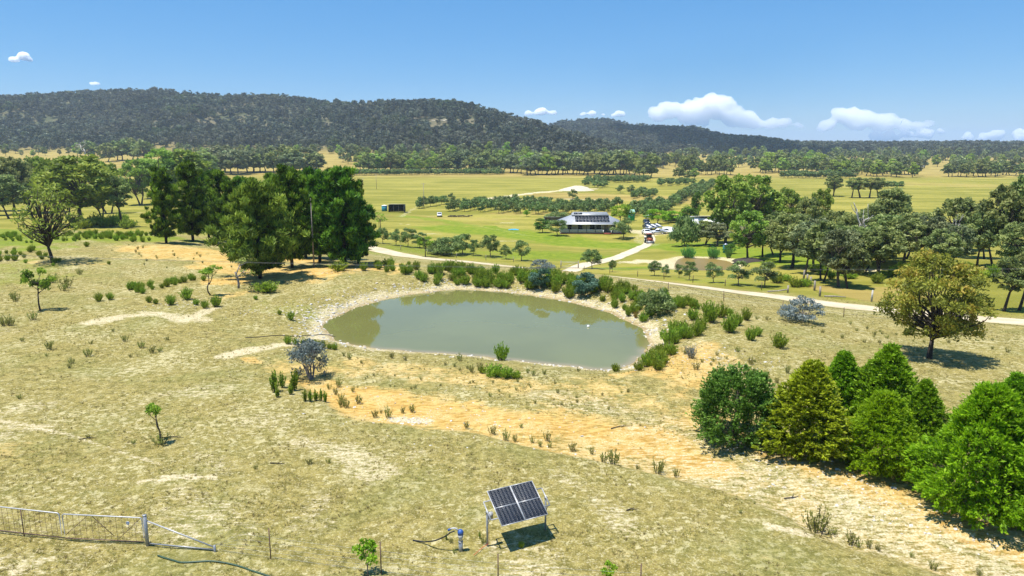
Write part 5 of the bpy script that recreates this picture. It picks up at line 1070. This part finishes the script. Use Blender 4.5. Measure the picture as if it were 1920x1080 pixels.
for q in range(8): MB().box((-Wd / 2 + .2 + q * (Wd - .4) / 7, -.4, 1.72), (.13, .13, 2.6)).build('verandah_post', M['shade'] if q % 7 else M['white'], o)
for q in range(7):
    if q == 5: continue
    x0 = -Wd / 2 + .2 + q * (Wd - .4) / 7; wq = (Wd - .4) / 7 - .16; r = MB(); r.box((x0 + wq / 2 + .08, -.4, 1.3), (wq, .08, .08)); r.box((x0 + wq / 2 + .08, -.4, .55), (wq, .06, .06)); r.build('balustrade_rail', M['white'], o)
    b = MB()
    for k_ in range(12): b.box((x0 + .2 + k_ * (wq - .1) / 11, -.4, .92), (.11, .035, .7))
    tag(b.build('balusters', M['white'], o), kind='stuff')
for x_, w_ in ((-6.6, 1.2), (-3.2, 1.3), (.6, 1.6), (2.6, 1.6), (7.2, 1.2)):
    win = MB().box((x_, 2.37, 1.75), (w_ + .2, .08, 1.75)).build('window', M['white'], o); MB().box((x_, 2.33, 1.75), (w_, .06, 1.55)).build('pane', M['glass'], win)
dr_ = MB().box((5.1, 2.36, 1.45), (1.1, .08, 2.1)).build('door', M['wood'], o); MB().box((5.5, 2.3, 1.4), (.08, .06, .12)).build('handle', M['galv'], dr_)
for q in range(3): MB().box((5.0, -.75 - q * .32, .3 - q * .11), (2.3, .32, .11)).build('step', M['brick'], o)
for x_ in (3.75, 6.25): MB().box((x_, -1.0, .75), (.14, .9, .9)).build('step_rail', M['white'], o)
# carport and other buildings
def shed(px, py, w_, d_, h_, rz, wall, roofm, name, label, open_front=False, pitch=.12, bays=3):
    P = gp(px, py); o = thing(name, label, 'shed', P, rz)
    if open_front:
        MB().box((0, d_ - .06, h_ / 2), (w_, .12, h_)).build('back_wall', M[wall], o)
        for s in (-1, 1): MB().box((s * (w_ / 2 - .07), d_ / 2, h_ / 2), (.12, d_ - .14, h_ - .02)).build('side_wall', M[wall], o)
        for q in range(bays + 1): MB().box((-w_ / 2 + .14 + q * (w_ - .28) / bays, .07, h_ / 2), (.14, .13, h_)).build('post', M['wood'], o)
    else:
        MB().box((0, d_ / 2, h_ / 2), (w_, d_, h_)).build('wall', M[wall], o)
        MB().box((w_ * .2, -.03, h_ * .42), (w_ * .22, .06, h_ * .8)).build('door', M['galv'], o)
        f = MB().box((-w_ * .22, -.03, h_ * .55), (w_ * .2, .06, h_ * .35)).build('window', M['white'], o); MB().box((-w_ * .22, -.07, h_ * .55), (w_ * .17, .03, h_ * .29)).build('pane', M['glass'], f)
    MB().box((0, d_ / 2, h_ + .06 + d_ / 2 * math.tan(pitch) * .5), (w_ + .5, d_ / math.cos(pitch) + .5, .1), rx=-pitch).build('roof', M[roofm], o)
    return o
shed(743, 398, 7.0, 5, 3.1, .02, 'shade', 'white', 'open_shed', 'dark open fronted farm shed in the field', True)
P = gp(721, 396); o = thing('water_tank', 'teal water tank beside the open field shed', 'tank', P); MB().tube([(0, 0, 0), (0, 0, .9), (0, 0, 2.5)], 1.25, 18).build('tank_wall', M['teal'], o); MB().tube([(0, 0, 2.5), (0, 0, 2.62), (0, 0, 2.85)], [1.32, 1.2, .1], 18).build('tank_lid', M['white'], o)
shed(1040, 424, 7, 5, 2.7, 0, 'cream', 'roofdark', 'carport', 'low grey roofed carport left of the farmhouse', True)
P = gp(1184, 414); o = thing('green_cabin', 'tall bright green cabin with a mint roof beside the farmhouse', 'cabin', P, -.05); MB().box((0, 1.2, 1.6), (2.4, 2.4, 3.2)).build('wall', M['greenpaint'], o)
mb = MB(); mb.add(*hip(3.25, 4.2, -1.35, 1.35, -.2, 2.6, .3, .6, 1.8)); mb.build('roof', M['mint'], o); MB().box((.1, -.03, 2.1), (.55, .05, .5)).build('white_sign', M['white'], o); MB().box((-.75, -.03, 1.2), (.7, .04, 2.1)).build('door', M['greenpaint'], o)
shed(1355, 432, 16, 9, 3.6, .05, 'white', 'white', 'white_shed', 'long white shed half hidden behind the tall pale gums')
shed(1262, 417, 6, 4, 2.2, .0, 'cream', 'roofdark', 'lean_to_shed', 'low grey lean to under the lime trees', True)
P = gp(1360, 474); o = thing('water_tank', 'small blue grey tank beside the dark bush by the pond', 'tank', P); MB().tube([(0, 0, 0), (0, 0, 1.0), (0, 0, 1.9)], .6, 14).build('tank_wall', M['teal'], o); MB().tube([(0, 0, 1.9), (0, 0, 2.2)], [.64, .1], 14).build('tank_lid', M['carsilver'], o)
def cottage(px, py, w_, lab, roofm='roof'):
    P = gp(px, py); o = thing('cottage', lab, 'house', P); MB().box((0, 4, 1.5), (w_, 8, 3)).build('wall', M['white'], o); mb = MB(); mb.add(*hip(3.1, 5.2, -w_ / 2 - .6, w_ / 2 + .6, -.8, 8.8, 3, 3.8, 4.2)); mb.build('roof', M[roofm], o)
    for x_ in (-.3, .05, .32): f = MB().box((x_ * w_, -.04, 1.7), (1.6, .07, 1.3)).build('window', M['glass'], o)
    MB().box((.2 * w_, -.04, 1.1), (1.1, .08, 2.1)).build('door', M['wood'], o)
cottage(1548, 320, 22, 'distant white cottage among trees across the far field'); cottage(582, 325, 18, 'far cottage under gums beyond the pine grove'); cottage(1795, 296, 20, 'tiny white house on the far rise', 'white'); cottage(1218, 300, 16, 'tiny house behind the long valley belt'); cottage(1722, 314, 18, 'tiny low house past the loose distant stand')
# ------------------------------------------------------------------ vehicles
def car(px, py, rz, paint, label, ute=False, van=False, name='parked_car'):
    P = gp(px, py); o = thing(name, label, 'van' if van else 'car', P, rz); L, W_ = 4.7, 1.85
    prof = [(-L / 2, .45), (-L / 2, .95), (-L / 2 + .1, 1.05), (-L / 2 + .12, 1.9 if van else 1.05), (-.9 if not van else -1.8, 1.95 if van else (1.08 if ute else 1.55)), (-.5, 2.0 if van else 1.7), (.55, 1.98 if van else 1.68), (1.15, 1.1), (2.15, .98), (L / 2, .8), (L / 2, .42)]
    def side(prof, w0, mat, nm, par):
        n = len(prof); V = [(x, -w0, z) for x, z in prof] + [(x, w0, z) for x, z in prof]; Q = [(i_, i_ + 1, n + i_ + 1, n + i_) for i_ in range(n - 1)] + [(n - 1, 0, n, 2 * n - 1)]
        T = [(0, i_ + 1, i_) for i_ in range(1, n - 1)] + [(n, n + i_, n + i_ + 1) for i_ in range(1, n - 1)]; mb = MB(); mb.add(V, Q, T); return mb.build(nm, mat, par)
    bd = side(prof, W_ / 2, M[paint], 'body', o)
    side([(-.75 if not van else -1.6, 1.12), (-.55, 1.58), (.5, 1.56), (.95, 1.12)], W_ / 2 + .01, M['glass'], 'side_window', o)
    mb = MB(); mb.box((.87, 0, 1.41), (.03, 1.5, .62), ry=-.82); mb.build('windscreen', M['glass'], o)
    for s in (-1, 1):
        MB().box((L / 2 + .01, s * .65, .75), (.06, .34, .16)).build('headlight', M['lamp'], o)
        for x_ in (-1.4, 1.45):
            wh = MB().tube([(x_, s * (W_ / 2 - .14), .34), (x_, s * (W_ / 2 + .04), .34)], .34, 14).build('wheel', M['tyre'], o); MB().tube([(x_, s * (W_ / 2 + .035), .34), (x_, s * (W_ / 2 + .06), .34)], .19, 10).build('rim', M['alu'], wh)
    MB().box((L / 2 + .03, 0, .5), (.08, 1.8, .22)).build('bumper', M['shade'], o)
    return o
FRONT = -math.pi / 2
car(824, 406, FRONT + .1, 'carwhite', 'white utility vehicle parked alone on the field near the shed', name='utility_vehicle')
car(1212, 440, FRONT + .1, 'carwhite', 'white car parked nearest the driveway end'); car(1214, 429, FRONT + .2, 'cardark', 'dark car parked behind the white car'); car(1234, 439, 2.9, 'carsilver', 'silver car beside the orange tractor'); car(1255, 438, FRONT + .5, 'carwhite', 'white van parked beside the round dark tree', van=True, name='parked_van')
car(1212, 420, FRONT, 'cardark', 'dark vehicle by the edge of the yard near the green cabin')
car(1219, 410, 0.2, 'carsilver', 'silver vehicle beside the orchard behind the green cabin')
P = gp(1226, 430); o = thing('trailer', 'long trailer tilted with white and blue panels in the yard', 'trailer', P, .75)
MB().box((0, 0, .75), (6.5, 2.3, .25)).build('tray', M['carsilver'], o)
for k_ in range(5): MB().box((-2.5 + k_ * 1.25, 0, 1.3), (1.0, 2.1, .08), rx=.3).build('panel', M['cardark'] if k_ % 2 else M['white'], o)
for s in (-1, 1): MB().tube([(-.6, s * 1.15, .4), (-.6, s * 1.35, .4)], .4, 12).build('wheel', M['tyre'], o)
P = gp(1217, 456); o = thing('tractor', 'orange tractor with a front loader standing on the driveway', 'tractor', P, FRONT)
MB().box((.75, 0, 1.2), (1.9, .75, .75)).build('bonnet', M['tractor'], o); MB().box((-.6, 0, 1.0), (1.3, .9, .7)).build('chassis', M['shade'], o)
cb = MB().box((-.6, 0, 1.95), (1.3, 1.4, 1.3)).build('cab', M['glass'], o); MB().box((-.6, 0, 2.68), (1.6, 1.6, .14)).build('cab_roof', M['tractor'], cb)
for x_, r_, w_ in ((-.85, .8, .95), (1.3, .5, .8)):
    for s in (-1, 1): wh = MB().tube([(x_, s * (w_ - .22), r_), (x_, s * (w_ + .22), r_)], r_, 16).build('wheel', M['tyre'], o); MB().tube([(x_, s * (w_ + .2), r_), (x_, s * (w_ + .24), r_)], r_ * .5, 10).build('rim', M['white'], wh)
for s in (-1, 1): MB().tube([(-.2, s * .6, 1.5), (1.2, s * .6, 1.35), (2.2, s * .6, .5)], .08, 6).build('loader_arm', M['tractor'], o); MB().box((-.9, s * .95, 1.75), (1.1, .5, .1)).build('mudguard', M['white'], o)
mb = MB(); mb.box((2.45, 0, .35), (.5, 2.1, .1)); mb.box((2.2, 0, .6), (.1, 2.1, .55)); mb.build('bucket', M['galv'], o)
P = gp(1172, 438); 
P = gp(963, 431); V = []; n_ = 12
mb = MB(); gxs, gys = np.meshgrid(np.linspace(-4, 4, 16), np.linspace(-1.8, 1.8, 9)); zz = .12 + .55 * fbm(gxs / 1.3 + 3, gys / 1.1 + 8, 3, 3) * np.clip(1.15 - (gxs / 4.2) ** 2, 0, 1) * np.clip(1.15 - (gys / 2) ** 2, 0, 1)
ii = np.arange(8)[:, None] * 16; jj = np.arange(15)[None]; mb.add(np.c_[gxs.ravel(), gys.ravel(), zz.ravel()], np.stack([ii + jj, ii + jj + 1, ii + 17 + jj, ii + 16 + jj], -1).reshape(-1, 4)); x = mb.build('blue_tarp', M['tarp']); x.location = P; x.scale = (.42, .6, .6); tag(x, 'crumpled blue tarp lying on the lawn', 'tarp')
P = gp(862, 407); o = thing('log_pile', 'low dark pile of logs beside the white utility vehicle', 'log pile', P)
for q in range(22): 
    x_ = rnd.uniform(-4.5, 4.5); y_ = rnd.uniform(-1, 1); mb = MB(); a = rnd.uniform(-.5, .5); mb.tube([(x_ - math.cos(a), y_ - math.sin(a), .15 + rnd.uniform(0, .5)), (x_ + math.cos(a), y_ + math.sin(a), .2 + rnd.uniform(0, .5))], .16, 6); mb.build('log', M['bark_dark'], o)
P = gp(1083, 357); mb = MB(); aa = np.linspace(0, 2 * math.pi, 20, endpoint=False); V = []; 
for k_, (rd, zz_) in enumerate(((9, -.2), (7, .8), (4.5, 2.0), (2, 2.9), (.3, 3.1))): V += [(rd * (1 + .15 * rnd.uniform(-1, 1)) * math.cos(a) * 1.4, rd * math.sin(a) * (1 + .15 * rnd.uniform(-1, 1)), zz_ + rnd.uniform(-.2, .2)) for a in aa]
mb.add(V, [(k_ * 20 + q, k_ * 20 + (q + 1) % 20, k_ * 20 + 20 + (q + 1) % 20, k_ * 20 + 20 + q) for k_ in range(4) for q in range(20)]); x = mb.build('dirt_mound', M['stone']); x.location = P; tag(x, 'pale heap of dirt on the bare yard in the valley', 'mound')
P = gp(1404, 490); mb = MB(); V = []
for k_, (rd, zz_) in enumerate(((2.6, -.1), (2.2, .3), (1.3, .6), (.2, .7))): V += [(rd * math.cos(a) * 1.3 * (1 + .1 * rnd.uniform(-1, 1)), rd * math.sin(a), zz_) for a in aa]
mb.add(V, [(k_ * 20 + q, k_ * 20 + (q + 1) % 20, k_ * 20 + 20 + (q + 1) % 20, k_ * 20 + 20 + q) for k_ in range(3) for q in range(20)]); x = mb.build('mulch_mound', M['bark_dark']); x.location = P; tag(x, 'dark mulch mound round the yellow green gum by the pond', 'mound')
# ------------------------------------------------------------------ rock outcrops on the hill
for px, py, n, lb in ((833, 230, 7, 'upper pale rock outcrop on the wooded spur'), (812, 244, 5, 'lower pale rock outcrop on the wooded spur'), (1000, 241, 6, 'rock outcrop on the dark saddle of the hill')):
    P = gp(px, py); o = thing('rock_outcrop', lb, 'rocks', P)
    for q in range(n): x = obj('boulder', stone('stone'), o); s = rnd.uniform(2, 4.5); x.scale = (s * 1.3, s, s * 1.1); x.location = (rnd.gauss(0, 14), rnd.gauss(0, 8), 2 + rnd.uniform(0, 3))
# ------------------------------------------------------------------ clouds
tx = bpy.data.textures.new('cloud_billow', 'CLOUDS'); tx.noise_scale = 420; tx.noise_depth = 6
t = NT('cloud'); vp = t.n('VolumeScatter'); vp.inputs['Color'].default_value = (1, 1, 1, 1); vp.inputs['Density'].default_value = .009; vp.inputs['Anisotropy'].default_value = .35; t.t.links.new(vp.outputs[0], t.out.inputs['Volume']); M['cloud'] = t.m
import bmesh
M['cloud_thick'] = M['cloud'].copy(); M['cloud_thick'].node_tree.nodes['Volume Scatter'].inputs['Density'].default_value = .03
def cloud(blobs, label, D=20000., vox=45., disp=420.):
    k_ = D / F; bm = bmesh.new(); c0 = at(blobs[0][0], blobs[0][1], D); zb = min(at(px, py + r * .55, D)[2] for px, py, r in blobs)
    for px, py, r in blobs:
        for s in range(3 if r > 10 else 2):
            c = at(px + rnd.uniform(-.5, .5) * r, py + rnd.uniform(-.15, .3) * r, D + rnd.uniform(-1, 1) * r * k_ * .6) - c0; R = r * k_ * rnd.uniform(.7, 1.0)
            bmesh.ops.create_icosphere(bm, subdivisions=3, radius=R, matrix=Matrix.Translation(Vector(c)) @ Matrix.Diagonal((1.15, 1.1, .8, 1)))
    for v in bm.verts:
        f = zb - c0[2]
        if v.co.z < f: v.co.z = f + (v.co.z - f) * .12
    me = bpy.data.meshes.new('cloud'); bm.to_mesh(me); bm.free(); me.materials.append(M['cloud' if len(blobs) > 6 else 'cloud_thick']); o = obj('cloud', me); o.location = c0
    rm = o.modifiers.new('union', 'REMESH'); rm.mode = 'VOXEL'; rm.voxel_size = vox
    dm = o.modifiers.new('billow', 'DISPLACE'); dm.texture = tx; dm.strength = disp; dm.mid_level = .55; dm.texture_coords = 'GLOBAL'
    tag(o, label, 'cloud', 'clouds over the hills'); return o
cloud(((1232, 216, 20), (1262, 205, 24), (1292, 200, 26), (1322, 190, 24), (1345, 200, 28), (1375, 216, 22), (1405, 224, 20), (1440, 230, 16), (1475, 232, 13), (1495, 233, 8), (1300, 222, 22)), 'largest white cumulus cloud towering behind the far ridge')
cloud(((1548, 232, 16), (1575, 212, 16), (1592, 218, 22), (1620, 224, 24), (1655, 230, 20), (1692, 235, 15), (1722, 233, 12), (1742, 231, 8), (1600, 238, 16)), 'second white cumulus with a grey base beside the largest')
cloud(((1640, 256, 10), (1672, 254, 12), (1705, 253, 12), (1735, 250, 12), (1763, 246, 9)), 'low flat white cloud just above the far tree line'); cloud(((1812, 257, 9), (1845, 254, 11), (1875, 252, 13), (1905, 253, 13), (1935, 255, 12)), 'low white cloud bank at the edge of the frame')
cloud(((990, 213, 7), (1012, 209, 10), (1034, 212, 8)), 'small white cloud peeping over the hill saddle', vox=40, disp=120); cloud(((1092, 214, 7), (1112, 212, 8), (1130, 215, 6)), 'small low white cloud over the far ridge', vox=40, disp=120); cloud(((1160, 212, 8), (1150, 216, 6)), 'tiny white puff between two clouds over the far ridge', vox=40, disp=100)
cloud(((28, 112, 8), (42, 106, 10), (57, 112, 7)), 'lone small white puff high over the left hill', vox=40, disp=130); cloud(((172, 156, 7), (182, 156, 5)), 'faint tiny puff over the left hilltop', vox=40, disp=80); cloud(((183, 171, 6), (193, 172, 4)), 'tiny puff touching the left hilltop', vox=40, disp=80)
# the cloud overhead whose shade lies on the far ridge
C_ = gp(1330, 272); up_ = 1100.0; q = np.array([C_[0], C_[1], 60]) - np.array(sdir) * (up_ / -sdir.z) * 1.0
bm = bmesh.new()
for s in range(12): bmesh.ops.create_icosphere(bm, subdivisions=3, radius=rnd.uniform(90, 130), matrix=Matrix.Translation((rnd.uniform(-190, 190), rnd.uniform(-260, 260), rnd.uniform(0, 40))) @ Matrix.Diagonal((1.2, 1.3, .7, 1)))
me = bpy.data.meshes.new('cloud'); bm.to_mesh(me); bm.free(); me.materials.append(M['cloud'].copy()); me.materials[0].node_tree.nodes['Volume Scatter'].inputs['Density'].default_value = .035
o = obj('cloud', me); o.location = q; rm = o.modifiers.new('union', 'REMESH'); rm.mode = 'VOXEL'; rm.voxel_size = 22; tag(o, 'overhead cloud casting its shade on the far ridge', 'cloud', 'clouds over the hills')
# ------------------------------------------------------------------ air
hzm = NT('haze_air'); pv = hzm.n('VolumePrincipled'); pv.inputs['Color'].default_value = (.62, .78, 1.0, 1); pv.inputs['Density'].default_value = HAZE; pv.inputs['Anisotropy'].default_value = .1; hzm.t.links.new(pv.outputs[0], hzm.out.inputs['Volume'])
o = MB().box((0, 0, 90), (24000, 24000, 330)).build('haze', hzm.m); tag(o, 'thin blue summer haze over the valley', kind='stuff')
